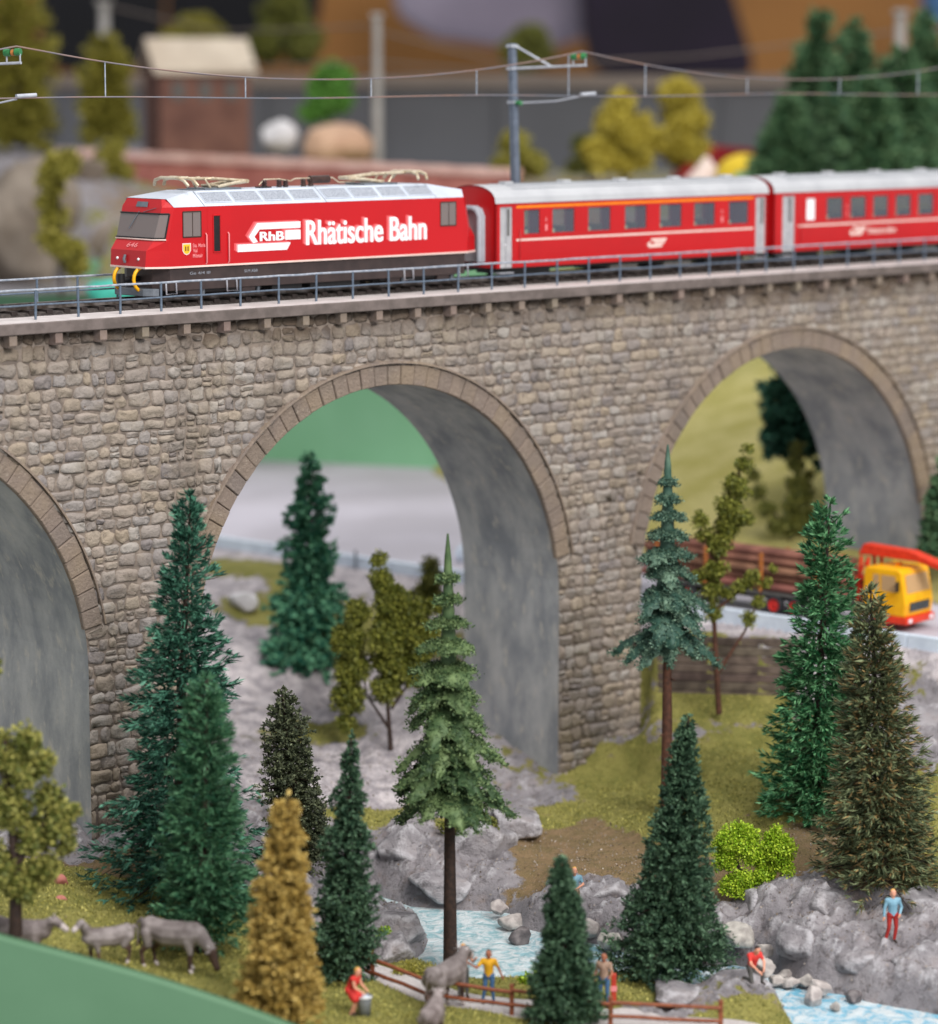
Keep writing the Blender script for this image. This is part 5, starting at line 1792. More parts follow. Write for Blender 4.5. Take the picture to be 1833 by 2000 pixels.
# ------------------------------------------------------------------ rocks
def rock_mesh(rx, ry, rz, seed, sub=4, facets=17, rough=0.06):
    rnd = random.Random(seed)
    bm = bmesh.new()
    bmesh.ops.create_icosphere(bm, subdivisions=sub, radius=1.0)
    pl = []
    for _ in range(facets):
        v = Vector((rnd.gauss(0, 1), rnd.gauss(0, 1), rnd.gauss(0, 1))).normalized()
        pl.append((v, rnd.uniform(0.55, 0.9)))
    so = Vector((seed * 1.7, seed * 0.3, 0))
    for v in bm.verts:
        d = v.co.normalized()
        r = 1.0
        for nrm, off in pl:
            c = nrm.dot(d)
            if c > 0.05:
                r = min(r, off / c)
        q = Vector((d.x * rx, d.y * ry, d.z * rz)) * r
        r *= 1 + rough * noise.fractal(d * 2.0 + so, 0.8, 2.0, 4) - rough * 0.9 * abs(noise.noise(d * 3.2 + so)) + rough * 0.35 * noise.fractal(q * 5.0 + so, 0.7, 2.0, 3)
        v.co = Vector((d.x * rx, d.y * ry, d.z * rz)) * r
    me = bpy.data.meshes.new('boulder')
    bm.to_mesh(me); bm.free()
    for p in me.polygons:
        p.use_smooth = True
    return me


def boulder(label, px_, py_, z, w, h, mm, seed, name='boulder', group='boulders along the stream', rz=None, depth=None, sink=0.25):
    p = on(px_, py_, z)
    k = ppm(p)
    me = rock_mesh(w / k / 2, (depth or w) / k / 2, h / k / 2 * 1.15, seed)
    me.materials.append(M[mm])
    o = bpy.data.objects.new(name, me)
    COL.objects.link(o)
    o.location = p + Vector((0, 0, h / k / 2 * (1 - sink)))
    o.rotation_euler.z = rz if rz is not None else random.uniform(-.4, .4)
    tag(o, label, 'rock', group)
    return o


boulder('big square grey-tan boulder at the left bank of the pool', 780, 1842, 0.35, 135, 85, 'rock', 3)
boulder('rounded pale grey boulder in front of the big tan boulder', 772, 1882, 0.45, 95, 75, 'rock', 5)
boulder('flat grey slab under the kneeling figure', 1430, 1952, 0.0, 205, 58, 'rock', 7, depth=150)
boulder('smooth grey mound beside the white path, right of the fence corner', 1320, 1962, 0.2, 130, 55, 'rock', 8)
boulder('upright grey stone in the pool left of the smallest spruce', 1018, 1842, 0.0, 52, 44, 'rock_dark', 9)
boulder('low pale stone at the far edge of the pool', 1000, 1812, 0.05, 60, 32, 'rock_pale', 10)
boulder('pinkish stone under the brown slope at the pool', 975, 1785, 0.2, 46, 30, 'rock_pale', 12)
boulder('pale stone right of the pool behind the smallest spruce', 1150, 1830, 0.2, 60, 40, 'rock_pale', 13)
boulder('wedge of pale rock between the two dark spruces', 1170, 1810, 0.3, 80, 50, 'rock', 14)
boulder('pale grey stone half hidden left of the bushy spruce', 1195, 1850, 0.15, 70, 36, 'rock_pale', 15)
boulder('grey stone touching the foot of the bushy spruce', 1262, 1908, 0.1, 70, 42, 'rock', 16)
boulder('angular pale boulder above the kneeling figure', 1440, 1852, 0.7, 80, 60, 'rock_pale', 17)
boulder('round white stone just right of the kneeling figure', 1494, 1868, 0.6, 36, 32, 'rock_pale', 18)
boulder('grey block beside the knee of the kneeling figure', 1488, 1908, 0.35, 60, 46, 'rock_pale', 19)
boulder('large dark jagged block below the centre of the outcrop', 1570, 1880, 0.55, 110, 100, 'rock', 20)
boulder('dark pointed block in front of the standing figure', 1690, 1900, 0.5, 130, 75, 'rock', 22)
boulder('wide grey ledge rock at the right edge', 1810, 1915, 0.5, 170, 85, 'rock', 23)
boulder('dark wet stone in the blue water', 1668, 1958, 0.0, 42, 26, 'rock_dark', 24)
boulder('small bluish white stone alone in the blue water', 1632, 1976, 0.0, 22, 26, 'rock_pale', 25)
for i, (px_, py_, w, h, lb) in enumerate([(1516, 1926, 40, 26, 'leftmost pale stone of the stream cluster'), (1545, 1930, 44, 24, 'tan wedge second in the stream cluster'), (1576, 1928, 50, 30, 'rounded stone in the middle of the stream cluster'),
                                         (1604, 1945, 56, 36, 'largest pale stone of the stream cluster'), (1588, 1960, 42, 40, 'bluish stone at the front of the stream cluster'), (1540, 1912, 52, 22, 'long flat stone at the back of the stream cluster'), (1622, 1928, 36, 28, 'last pale stone at the right of the stream cluster')]):
    boulder(lb, px_, py_, 0.05, w, h, 'rock_pale', 40 + i, name='stone', group='stones of the stream cluster')
boulder('white pinkish boulder on the slope behind the second arch', 480, 1190, 5.6, 70, 44, 'boulder_white', 60)
boulder('small white rock on the slope near the teal spruce', 652, 1355, 3.2, 28, 20, 'boulder_white', 61)
boulder('white rock beside the olive tree under the second arch', 812, 1312, 4.0, 34, 22, 'boulder_white', 62)
boulder('reddish stone on the meadow at the left tree', 118, 1735, 2.9, 32, 34, 'brick_far', 63, name='stone', group='reddish stones on the meadow')
boulder('small reddish stone below the other one on the meadow', 120, 1762, 2.8, 26, 14, 'brick_far', 64, name='stone', group='reddish stones on the meadow')
# loose rocks that build up the cliff and the outcrop
for i, (px_, py_, z, w, h, lb) in enumerate([(800, 1690, 0.9, 150, 110, 'brown-grey cliff rock left of the bare trunk'), (940, 1680, 1.0, 170, 130, 'white-flecked cliff rock right of the bare trunk'), (1010, 1620, 1.7, 130, 70, 'grey cliff rock under the second arch pier'),
                                            (870, 1740, 0.5, 150, 60, 'dark foot of the cliff at the pool'), (1100, 1755, 0.8, 90, 80, 'ridged grey rock behind the smallest spruce'), (1180, 1760, 0.8, 130, 70, 'sloping grey rock under the figure with crossed arms'),
                                            (1600, 1800, 1.3, 150, 110, 'smooth grey face of the outcrop under the spiky spruce'), (1480, 1800, 1.0, 110, 90, 'dark hollowed rock under the lime bush'), (1800, 1800, 1.6, 150, 100, 'pale ribbed rock right of the standing figure'), (1650, 1450, 3.2, 150, 80, 'grey rock behind the two right spruces'), (1800, 1430, 4.0, 160, 90, 'grey ridge rock at the right edge above the meadow'), (1560, 1380, 3.6, 90, 60, 'pale grey rock at the end of the timber wall')]):
    boulder(lb, px_, py_, z, w, h, 'rock', 70 + i, name='rock_outcrop', group='rock outcrops', sink=0.55)

# timber retaining wall under the road shoulder
wl = WL.copy()
wd_ = WD * WLEN
wall = empty('timber_wall', wl)
wall.rotation_euler.z = math.atan2(wd_.y, wd_.x)
tag(wall, 'brown-grey timber retaining wall of horizontal beams below the road', 'wall')
for i in range(-3, 6):
    L = wd_.length + (0.3 if i > 2 else 0)
    MB().box(0, L, -0.12 + random.uniform(-.03, .03) + i * 0.05, 0.25 + i * .05, -0.15 + i * 0.36, 0.18 + i * 0.36).build('beam', M['plank'], wall, 0.03)

# ------------------------------------------------------------------ figures
def remesh(mb_list, voxel, it=5):
    """merge overlapping limbs into one continuous surface"""
    me = bpy.data.meshes.new('tmp')
    v, f = [], []
    for m_ in mb_list:
        b = len(v)
        v += m_.v
        f += [tuple(i + b for i in q) for q in m_.f]
    me.from_pydata(v, [], f)
    o = bpy.data.objects.new('tmp', me)
    COL.objects.link(o)
    r = o.modifiers.new('r', 'REMESH')
    r.mode = 'VOXEL'
    r.voxel_size = voxel
    s = o.modifiers.new('s', 'SMOOTH')
    s.iterations = it
    s.factor = 0.5
    dg = bpy.context.evaluated_depsgraph_get()
    out = bpy.data.meshes.new_from_object(o.evaluated_get(dg))
    bpy.data.objects.remove(o)
    return out


def capsule(a, b, ra, rb, n=10):
    a, b = Vector(a), Vector(b)
    d = (b - a)
    L = max(d.length, 1e-4)
    d.normalize()
    ps, rs = [], []
    for k in range(4):
        t = math.pi / 2 * (1 - k / 3)
        ps.append(a - d * ra * math.sin(t)); rs.append(max(ra * math.cos(t), 1e-3))
    for k in range(4):
        t = math.pi / 2 * k / 3
        ps.append(b + d * rb * math.sin(t)); rs.append(max(rb * math.cos(t), 1e-3))
    return MB().tube(ps, rs, n)


def creature(name, label, cat_, group, loc, rz, limbs, palette, voxel, scale=1.0):
    """limbs: (a, b, ra, rb, material key)"""
    caps = [capsule(*l[:4]) for l in limbs]
    me = remesh(caps, voxel, 2 if voxel < 0.02 else 10)
    keys = list(dict.fromkeys(l[4] for l in limbs))
    for k in keys:
        me.materials.append(M[palette[k]])
    A = np.array([l[0] for l in limbs], float); B = np.array([l[1] for l in limbs], float)
    ra = np.array([l[2] for l in limbs]); rb = np.array([l[3] for l in limbs])
    C = np.zeros((len(me.polygons), 3)); me.polygons.foreach_get('center', C.ravel()) if False else None
    buf = np.zeros(len(me.polygons) * 3, np.float32)
    me.polygons.foreach_get('center', buf)
    C = buf.reshape(-1, 3)
    best = np.full(len(C), 1e9); mi = np.zeros(len(C), np.int32)
    for i in range(len(limbs)):
        e = B[i] - A[i]
        t = np.clip(((C - A[i]) @ e) / max(e @ e, 1e-9), 0, 1)
        dist = np.linalg.norm(C - A[i] - t[:, None] * e, axis=1) - (ra[i] + (rb[i] - ra[i]) * t)
        up = dist < best
        best[up] = dist[up]; mi[up] = keys.index(limbs[i][4])
    me.polygons.foreach_set('material_index', mi)
    me.polygons.foreach_set('use_smooth', np.ones(len(me.polygons), bool))
    me.name = name
    o = bpy.data.objects.new(name, me)
    COL.objects.link(o)
    o.location = loc
    o.rotation_euler.z = rz
    o.scale = (scale,) * 3
    tag(o, label, cat_, group)
    return o


STAND = dict(pel=(0, 0, .95), chest=(0, 0, 1.30), neck=(0, 0, 1.48), head=(0, -.02, 1.62), shL=(.19, 0, 1.41), shR=(-.19, 0, 1.41), elL=(.27, .02, 1.13), elR=(-.27, .02, 1.13), wrL=(.29, -.08, .90), wrR=(-.29, -.08, .90),
             hiL=(.1, 0, .92), hiR=(-.1, 0, .92), knL=(.12, -.03, .50), knR=(-.12, -.03, .50), anL=(.13, .02, .09), anR=(-.13, .02, .09), toL=(.15, -.16, .04), toR=(-.15, -.16, .04))


def person(label, loc, rz, pose, pal, scale=1.0, sleeves='short', skirt=False, voxel=0.0125):
    j = dict(STAND); j.update(pose)
    V_ = {k: Vector(v) for k, v in j.items()}
    L = []
    up = 'shirt'
    L.append((V_['pel'], V_['chest'], .145, .165, up))
    L.append((V_['chest'] + (V_['shL'] - V_['chest']) * .5, V_['chest'] + (V_['shR'] - V_['chest']) * .5, .13, .13, up))
    L.append((V_['shL'], V_['shR'], .085, .085, up))
    L.append((V_['pel'] + Vector((.05, 0, -.02)), V_['pel'] + Vector((-.05, 0, -.02)), .14, .14, 'pants' if not skirt else up))
    L.append((V_['chest'] + (V_['neck'] - V_['chest']) * .6, V_['head'], .06, .055, 'skin'))
    hd = V_['head']; fw = (Vector(j.get('look', (0, -1, 0)))).normalized()
    upv = (V_['head'] - V_['neck']).normalized()
    L.append((hd + upv * -.02, hd + upv * .06, .088, .094, 'skin'))
    L.append((hd + upv * -.07 + fw * .035, hd + upv * -.02 + fw * .03, .055, .07, 'skin'))       # jaw
    L.append((hd + upv * .005 + fw * .095, hd + upv * -.02 + fw * .11, .014, .018, 'skin'))      # nose
    sd = upv.cross(fw).normalized()
    for s_ in (-1, 1):
        L.append((hd + sd * s_ * .095, hd + sd * s_ * .1 + upv * -.03, .02, .016, 'skin'))       # ears
    L.append((hd + upv * .085 + fw * -.035, hd + upv * .07 + fw * -.05, .09, .09, 'hair'))
    L.append((hd + upv * .02 + fw * -.06, hd + upv * -.04 + fw * -.06, .075, .05, 'hair'))
    for s_ in 'LR':
        a, b_, c = V_['sh' + s_], V_['el' + s_], V_['wr' + s_]
        mid = a + (b_ - a) * .6
        if sleeves == 'short':
            L.append((a, mid, .072, .06, up)); L.append((mid, b_, .05, .045, 'skin')); L.append((b_, c, .044, .032, 'skin'))
        elif sleeves == 'long':
            L.append((a, b_, .072, .054, up)); L.append((b_, c, .052, .042, up))
        else:
            L.append((a, b_, .06, .045, 'skin')); L.append((b_, c, .044, .032, 'skin'))
        # hand: palm, four fingers of unequal length, thumb from the side
        hdv = (c - b_).normalized()
        sid = hdv.cross(Vector((0, 1, 0.3))).normalized()
        bend = sid.cross(hdv).normalized()
        pc = c + hdv * .075
        L.append((c, pc, .03, .036, 'skin'))
        for q, fl in zip((-1.5, -.5, .5, 1.5), (.055, .07, .066, .05)):
            k0 = pc + sid * q * .021 + hdv * .02
            k1 = k0 + hdv * fl * .6 + bend * .012
            L.append((k0, k1, .0105, .010, 'skin'))
            L.append((k1, k1 + hdv * fl * .35 + bend * .025, .010, .009, 'skin'))
        L.append((c + hdv * .03 + sid * .03, c + hdv * .075 + sid * .062 + bend * .015, .012, .010, 'skin'))
        h, k_, an, to = V_['hi' + s_], V_['kn' + s_], V_['an' + s_], V_['to' + s_]
        lg_ = 'skin' if skirt else 'pants'
        L.append((h, k_, .1 if not skirt else .075, .066 if not skirt else .055, lg_)); L.append((k_, an, .068 if not skirt else .052, .05 if not skirt else .036, lg_))
        L.append((an + Vector((0, 0, -.03)), to, .045, .036, 'shoe'))
        if skirt:
            L.append((V_['pel'], V_['kn' + s_] + Vector((0, 0, .12)), .15, .15, up))
    return creature('person', label, 'person', 'small painted figures', loc, rz, L, pal, voxel, scale)


def PAL(shirt, pants, skin='skin', hair='hair_dark'):
    return dict(shirt=shirt, pants=pants, skin=skin, hair=hair, shoe='shoe')


p = on(1743, 1843, 1.52)
p.z = max(p.z, gz(p.x, p.y) - 0.02)
person('standing figure in pale blue shirt and dark red trousers on the rock ledge', p, R(8), dict(elL=(.30, .02, 1.16), wrL=(.22, -.1, .98), elR=(-.27, .0, 1.14), wrR=(-.3, -.06, .90), anL=(.08, .02, .09), anR=(-.2, .04, .09), toR=(-.24, -.14, .04), toL=(.1, -.16, .04)), PAL('shirt_blue', 'pants_red', 'skin', 'hair_blond'), 1.0, 'long')
p = on(1470, 1918, 0.86)
person('kneeling figure in red shirt and grey trousers on the flat slab', p, R(25), dict(pel=(0, .05, .52), chest=(0, -.10, .84), neck=(0, -.2, .99), head=(0, -.28, 1.10), look=(0, -1, -.5), shL=(.19, -.12, .93), shR=(-.19, -.12, .93), elL=(.25, -.3, .72), elR=(-.24, -.32, .70), wrL=(.16, -.45, .56), wrR=(-.06, -.5, .48),
       hiL=(.1, .03, .5), hiR=(-.1, .03, .5), knL=(.16, -.4, .48), knR=(-.14, -.22, .08), anL=(.16, -.32, .09), anR=(-.14, .22, .1), toL=(.17, -.5, .04), toR=(-.14, .36, .05)), PAL('shirt_red', 'pants_grey'), 1.0, 'short')
p = on(955, 1960, 0.62)
person('figure in yellow shirt and blue jeans raising one arm beside the grey cow', p, R(-8), dict(elR=(-.38, -.12, 1.2), wrR=(-.52, -.28, 1.34), elL=(.33, .0, 1.16), wrL=(.42, -.03, .95), anL=(.16, .02, .09), anR=(-.2, .02, .09)), PAL('shirt_yellow', 'pants_blue', 'skin_dark'), 0.98, 'short')
p = on(690, 1985, 0.92)
person('blond figure in red dress bending towards the grey bin', p, R(62), dict(pel=(0, .12, .86), chest=(0, -.05, 1.16), neck=(0, -.14, 1.31), head=(0, -.18, 1.44), shL=(.17, -.1, 1.25), shR=(-.17, -.1, 1.25), elL=(.2, -.2, 1.0), elR=(-.2, -.18, 1.0), wrL=(.12, -.4, .9), wrR=(-.14, -.38, .88), hiL=(.1, .1, .84), hiR=(-.1, .1, .84), knL=(.1, -.12, .5), knR=(-.1, -.12, .5), anL=(.1, .04, .09), anR=(-.1, .04, .09), toL=(.1, -.14, .04), toR=(-.1, -.14, .04)), PAL('shirt_red', 'shirt_red', 'skin', 'hair_blond'), 0.98, 'none', True)
p = on(905, 1948, 0.62)
person('pale bare-armed figure mostly hidden behind the grey cow by the fence', p, R(10), dict(elL=(.3, -.1, 1.2), wrL=(.34, -.28, 1.32)), PAL('skin', 'pants_grey', 'skin', 'hair_blond'), 0.98, 'none')
p = on(1122, 1792, 0.9)
p.z = max(p.z, gz(p.x, p.y) - 0.02)
person('figure in light blue top holding folded arms, partly behind the smallest spruce', p, R(5), dict(elL=(.3, -.06, 1.17), wrL=(.06, -.24, 1.08), elR=(-.3, -.06, 1.17), wrR=(-.04, -.22, 1.04)), PAL('shirt_blue', 'shirt_tan', 'skin', 'hair_blond'), 1.0, 'short')
p = on(1180, 1966, 0.5)
person('figure in tan top and blue trousers beside the red post', p, R(-20), dict(elL=(.3, -.1, 1.16), wrL=(.3, -.34, 1.1)), PAL('shirt_tan', 'pants_blue', 'skin_dark'), 0.98, 'short')


def cow(label, loc, rz, head='graze', pal=None, scale=1.0, name='cow', legs=True, calf=False):
    pal = pal or dict(body='cow_grey', dark='cow_dark', pale='cow_pale')
    L = []
    bz = 1.02
    # trunk, x forward
    L += [((-.72, 0, bz + .12), (-.2, 0, bz), .30, .36, 'body'), ((-.2, 0, bz), (.5, 0, bz + .03), .37, .36, 'body'), ((.5, 0, bz + .06), (.72, 0, bz + .06), .35, .28, 'body'),
          ((-.75, .1, bz + .22), (-.75, -.1, bz + .22), .2, .2, 'body'), ((.55, 0, bz + .3), (.7, 0, bz + .28), .12, .14, 'body'), ((-.4, 0, bz - .25), (-.2, 0, bz - .3), .12, .12, 'dark')]
    if legs:
        for y in (-.2, .2):
            o_ = .1 if y > 0 else -.06
            L += [((-.72, y, bz), (-.62 + o_, y, .72), .2, .13, 'body'), ((-.62 + o_, y, .72), (-.84 + o_, y, .48), .12, .075, 'dark'), ((-.84 + o_, y, .48), (-.78 + o_, y, .12), .065, .055, 'dark'), ((-.78 + o_, y, .12), (-.73 + o_, y, .05), .06, .07, 'pale')]
            L += [((.52, y, bz - .1), (.55 - o_, y, .6), .16, .09, 'body'), ((.55 - o_, y, .6), (.52 - o_, y, .36), .085, .07, 'dark'), ((.52 - o_, y, .36), (.53 - o_, y, .12), .06, .05, 'dark'), ((.53 - o_, y, .12), (.58 - o_, y, .05), .058, .068, 'pale')]
    if head == 'graze':
        n0, n1, h0, h1 = (.75, 0, bz + .1), (1.12, 0, .72), (1.15, 0, .66), (1.32, 0, .2)
    elif head == 'up':
        n0, n1, h0, h1 = (.7, 0, bz + .18), (1.0, .08, bz + .62), (1.02, .1, bz + .66), (1.34, .2, bz + .46)
    else:
        n0, n1, h0, h1 = (.72, 0, bz + .15), (1.08, .0, bz + .4), (1.12, 0, bz + .42), (1.5, 0, bz + .16)
    n0, n1, h0, h1 = map(Vector, (n0, n1, h0, h1))
    L += [(n0, n1, .25, .16, 'body'), (h0, h0 + (h1 - h0) * .5, .16, .125, 'dark' if head == 'graze' else 'body'), (h0 + (h1 - h0) * .5, h1, .12, .1, 'pale' if head != 'graze' else 'dark')]
    hd = (h1 - h0).normalized()
    for s_ in (-1, 1):
        sd = Vector((0, s_, 0))
        upv = hd.cross(Vector((0, 1, 0))); upv = upv if upv.z > 0 else -upv
        L.append((h0 + sd * .14, h0 + sd * .34 - hd * .02, .05, .03, 'body'))
        if not calf:
            L.append((h0 - hd * .1 + sd * .08, h0 - hd * .16 + sd * .2 + upv * .06, .03, .025, 'pale'))
            L.append((h0 - hd * .16 + sd * .2 + upv * .06, h0 - hd * .12 + sd * .26 + upv * .2, .025, .014, 'pale'))
    L += [((-.98, 0, bz + .34), (-1.12, 0, bz + .2), .05, .04, 'body'), ((-1.12, 0, bz + .2), (-1.1, .06, bz - .3), .035, .03, 'body'), ((-1.1, .06, bz - .3), (-1.06, .08, bz - .48), .05, .03, 'dark')]
    return creature(name, label, 'cow', 'cattle on the meadow', loc, rz, L, pal, 0.026, scale)


def on_ground(px_, py_, z):
    p = on(px_, py_, z)
    for _ in range(6):
        p = on(px_, py_, gz(p.x, p.y))
    return p


cow('grey-brown cow grazing with its head down on the left meadow', on_ground(340, 1895, 2.4), R(-22), 'graze', None, 1.12)
cow('pale-faced grey calf with raised head left of the grazing cow', on_ground(212, 1884, 2.6), R(205), 'up', dict(body='cow_grey', dark='cow_dark', pale='cow_pale'), 0.85, 'cow', True, True)
cow('grey cow half hidden by the green board at the left edge', on_ground(42, 1882, 2.9), R(-15), 'mid', dict(body='cow_pink', dark='cow_dark', pale='cow_pale'), 1.0)
cow('grey cow seen from behind next to the yellow-shirted figure', on_ground(872, 1972, 0.7), R(62), 'mid', None, 1.1)
cow('brown-grey cow at the very bottom edge, only its back showing', on(845, 2038, 0.72), R(80), 'mid', dict(body='cow_pink', dark='cow_dark', pale='cow_pale'), 0.9)

# bin, fence, red post
b = on(712, 1985, 0.9)
o = empty('bin', b)
tag(o, 'small grey metal bin beside the figure in red', 'bin')
MB().lathe([(0.0, 0.0), (0.19, 0.0), (0.23, 0.62), (0.22, 0.66), (0.19, 0.64), (0.17, 0.1), (0, .1)], 18).build('drum', M['can'], o)
MB().lathe([(0.24, 0.60), (0.255, 0.63), (0.24, 0.66)], 18).build('rim', M['white'], o)
MB().lathe([(0.2, .60), (0.1, .64), (0, .65)], 16).build('contents', M['kerb'], o)

fence = empty('fence', on(728, 1918, 0.8))
tag(fence, 'red-brown two-rail fence along the white path', 'fence')
FP = [(640, 1878, 1.1), (728, 1920, 0.8), (843, 1962, 0.7), (1000, 1982, 0.6), (1193, 2006, 0.5), (1408, 2014, 0.45)]
fb = [on(*q) - fence.location for q in FP]
for i, q in enumerate(fb):
    MB().box(q.x - .07, q.x + .07, q.y - .07, q.y + .07, q.z - .2, q.z + .98).build('post', M['fence'], fence, 0.02)
for a_, b_ in zip(fb[:-1], fb[1:]):
    for h0, h1 in ((.80, .74), (.36, .32)):
        nseg = 4
        pts_ = [a_ + (b_ - a_) * (i / nseg) + Vector((0, -.08, h0 + (h1 - h0) * i / nseg + random.uniform(-.02, .02))) for i in range(nseg + 1)]
        MB().tube(pts_, 0.062, 6).build('rail', M['fence'], fence)
b = on(1199, 1962, 0.5)
o = empty('marker_post', b)
tag(o, 'bright red post with a pale plate beside the smallest spruce', 'post')
MB().box(-.08, .08, -.08, .08, -.1, 1.0).build('pole', M['sign_red'], o, 0.02)
MB().box(-.1, .1, -.11, -.085, .45, .62).build('plate', M['pink2'], o)

# ------------------------------------------------------------------ log truck
tk = on(1768, 1238, ROAD_Z) + kn * 1.0
ang = math.atan2(kd.y, kd.x)
truck = empty('log_truck', tk, ang)
TS = 0.88
truck.scale = (TS,) * 3
tag(truck, 'yellow-cabbed log truck with orange-red crane on the road under the third arch', 'truck')
# local: x forward (front at 0), y left, z up
cabp = [(-2.3, 0.75), (0.0, 0.75), (0.06, 1.35), (0.0, 1.75), (-0.22, 2.85), (-0.4, 2.98), (-2.1, 2.98), (-2.3, 2.85)]
cab = MB().prism(cabp, 'y', -1.2, 1.2).build('cab', M['yellow'], truck, 0.09)
MB().add([(0.012, -1.0, 1.86), (0.012, 1.0, 1.86), (-0.155, .95, 2.7), (-0.155, -.95, 2.7)], [(0, 1, 2, 3)]).build('windscreen', M['truck_glass'], cab)
MB().add([(0.065, -.85, 0.98), (0.065, .85, 0.98), (0.075, .85, 1.42), (0.075, -.85, 1.42)], [(0, 1, 2, 3)]).build('grille', M['black'], cab)
for k in range(4):
    MB().box(.07, .1, -.82, .82, 1.02 + k * .1, 1.05 + k * .1).build('grille_bar', M['grey_metal'], cab)
MB().add([(-1.3, -1.206, 1.9), (-0.42, -1.206, 1.9), (-0.55, -1.206, 2.65), (-1.3, -1.206, 2.65)], [(0, 1, 2, 3)]).build('side_window', M['truck_glass'], cab)
MB().add([(-1.75, -1.206, 1.9), (-1.42, -1.206, 1.9), (-1.42, -1.206, 2.65), (-1.75, -1.206, 2.65)], [(0, 1, 2, 3)]).build('side_window', M['truck_glass'], cab)
for y in (-1.38, 1.38):
    MB().box(-.35, -.25, y - .09, y + .09, 1.95, 2.45).build('mirror', M['black'], cab, .02)
MB().box(-1.2, -1.05, -.2, .2, 2.98, 3.12).build('roof_beacon', M['orange'], cab, .03)
MB().box(-1.75, 0.14, -1.22, 1.22, 0.4, 0.76).build('bumper', M['crane_red'], truck, 0.06)
for y in (-.9, .9):
    MB().box(0.13, 0.16, y - .14, y + .14, .5, .66).build('headlight', M['white'], truck)
MB().box(-15.0, -0.4, -.5, .5, 0.62, 0.86).build('chassis', M['black'], truck)
MB().box(-15.2, -3.2, -1.15, 1.15, 0.95, 1.08).build('bed', M['pants_grey'], truck)
def wheel(x, y):
    t_ = MB().lathe([(0.3, -.16), (0.46, -.16), (0.5, -.1), (0.5, .1), (0.46, .16), (0.3, .16)], 20).build('tyre', M['tyre'], truck)
    r_ = MB().lathe([(0.31, .15), (0.26, .1), (0.1, .08), (0.1, .14), (0.0, .14)], 16).build('rim', M['rim_red'], t_)
    t_.rotation_euler = (math.pi / 2 if y < 0 else -math.pi / 2, 0, 0)
    t_.location = (x, y, 0.5)
for x_ in (-1.1, -6.2, -7.4, -12.6, -13.8):
    for y in (-1.0, 1.0):
        wheel(x_, y)
for x_ in (-5.0, -8.2, -11.5, -14.5):
    for y in (-1.12, 1.12):
        MB().box(x_ - .07, x_ + .07, y - .07, y + .07, 1.08, 2.95).build('stake', M['insul_brown'], truck, 0.02)
cr = empty('crane', (0, 0, 0)); cr.parent = truck
for x_, y in ((-2.9, -.7), (-2.9, .7), (-2.5, -.7), (-2.5, .7)):
    MB().tube([(x_, y, .9), (x_ + .05, y * .8, 3.3)], 0.09, 6).build('column', M['crane_red'], cr)
for z0, z1 in ((1.3, 2.2), (2.2, 3.1)):
    MB().tube([(-2.9, -.7, z0), (-2.5, -.7, z1)], .05, 5).build('brace', M['crane_red'], cr)
MB().box(-3.05, -2.35, -.75, .75, 2.2, 2.35).build('crossbeam', M['crane_red'], cr)
MB().prism([(-3.2, 3.3), (-2.9, 3.85), (-0.3, 3.75), (1.6, 3.2), (1.9, 3.0), (1.6, 2.95), (0.0, 3.3), (-2.6, 3.35)], 'y', -.35, .35).build('boom', M['crane_red'], cr, 0.05)
k = 0
rows = [(1.30, (-.85, -.42, 0, .42, .85)), (1.70, (-.64, -.2, .22, .66)), (2.1, (-.85, -.42, 0, .42)), (2.5, (-.6, -.2, .25)), (2.88, (-.5, 0.1))]
names = []
for ri, (z, ys) in enumerate(rows):
    for yi, y in enumerate(ys):
        x0_, x1_ = -15.6 + random.uniform(-.4, .4), -3.5 + random.uniform(-.3, .3)
        m_ = MB().tube([(x0_, 0, 0), ((x0_ + x1_) / 2, random.uniform(-.03, .03), 0.0), (x1_, 0, 0)], [.20, .205, .19], 10)
        lo = m_.build('log', M['log'])
        lo.matrix_world = Matrix.Translation(tk) @ Matrix.Rotation(ang, 4, 'Z') @ Matrix.Scale(TS, 4) @ Matrix.Translation((0, y, z))
        lname = ['bottom', 'second', 'third', 'fourth', 'top'][ri]
        order = ['nearest the viewer', 'second from the near side', 'in the middle', 'second from the far side', 'on the far side']
        if len(ys) == 2: od = [order[0], order[4]][yi]
        elif len(ys) == 3: od = [order[0], order[2], order[4]][yi]
        elif len(ys) == 4: od = [order[0], order[1], order[3], order[4]][yi]
        else: od = order[yi]
        tag(lo, 'brown log of the truck load, %s layer, %s' % (lname, od), 'log', 'logs on the truck')
b = on(900, 1090, ROAD_Z)
o = boulder('small white rounded marker by the road left of the second pier', 902, 1098, ROAD_Z, 26, 34, 'kerb', 66, name='marker_stone', group=None, sink=.1)

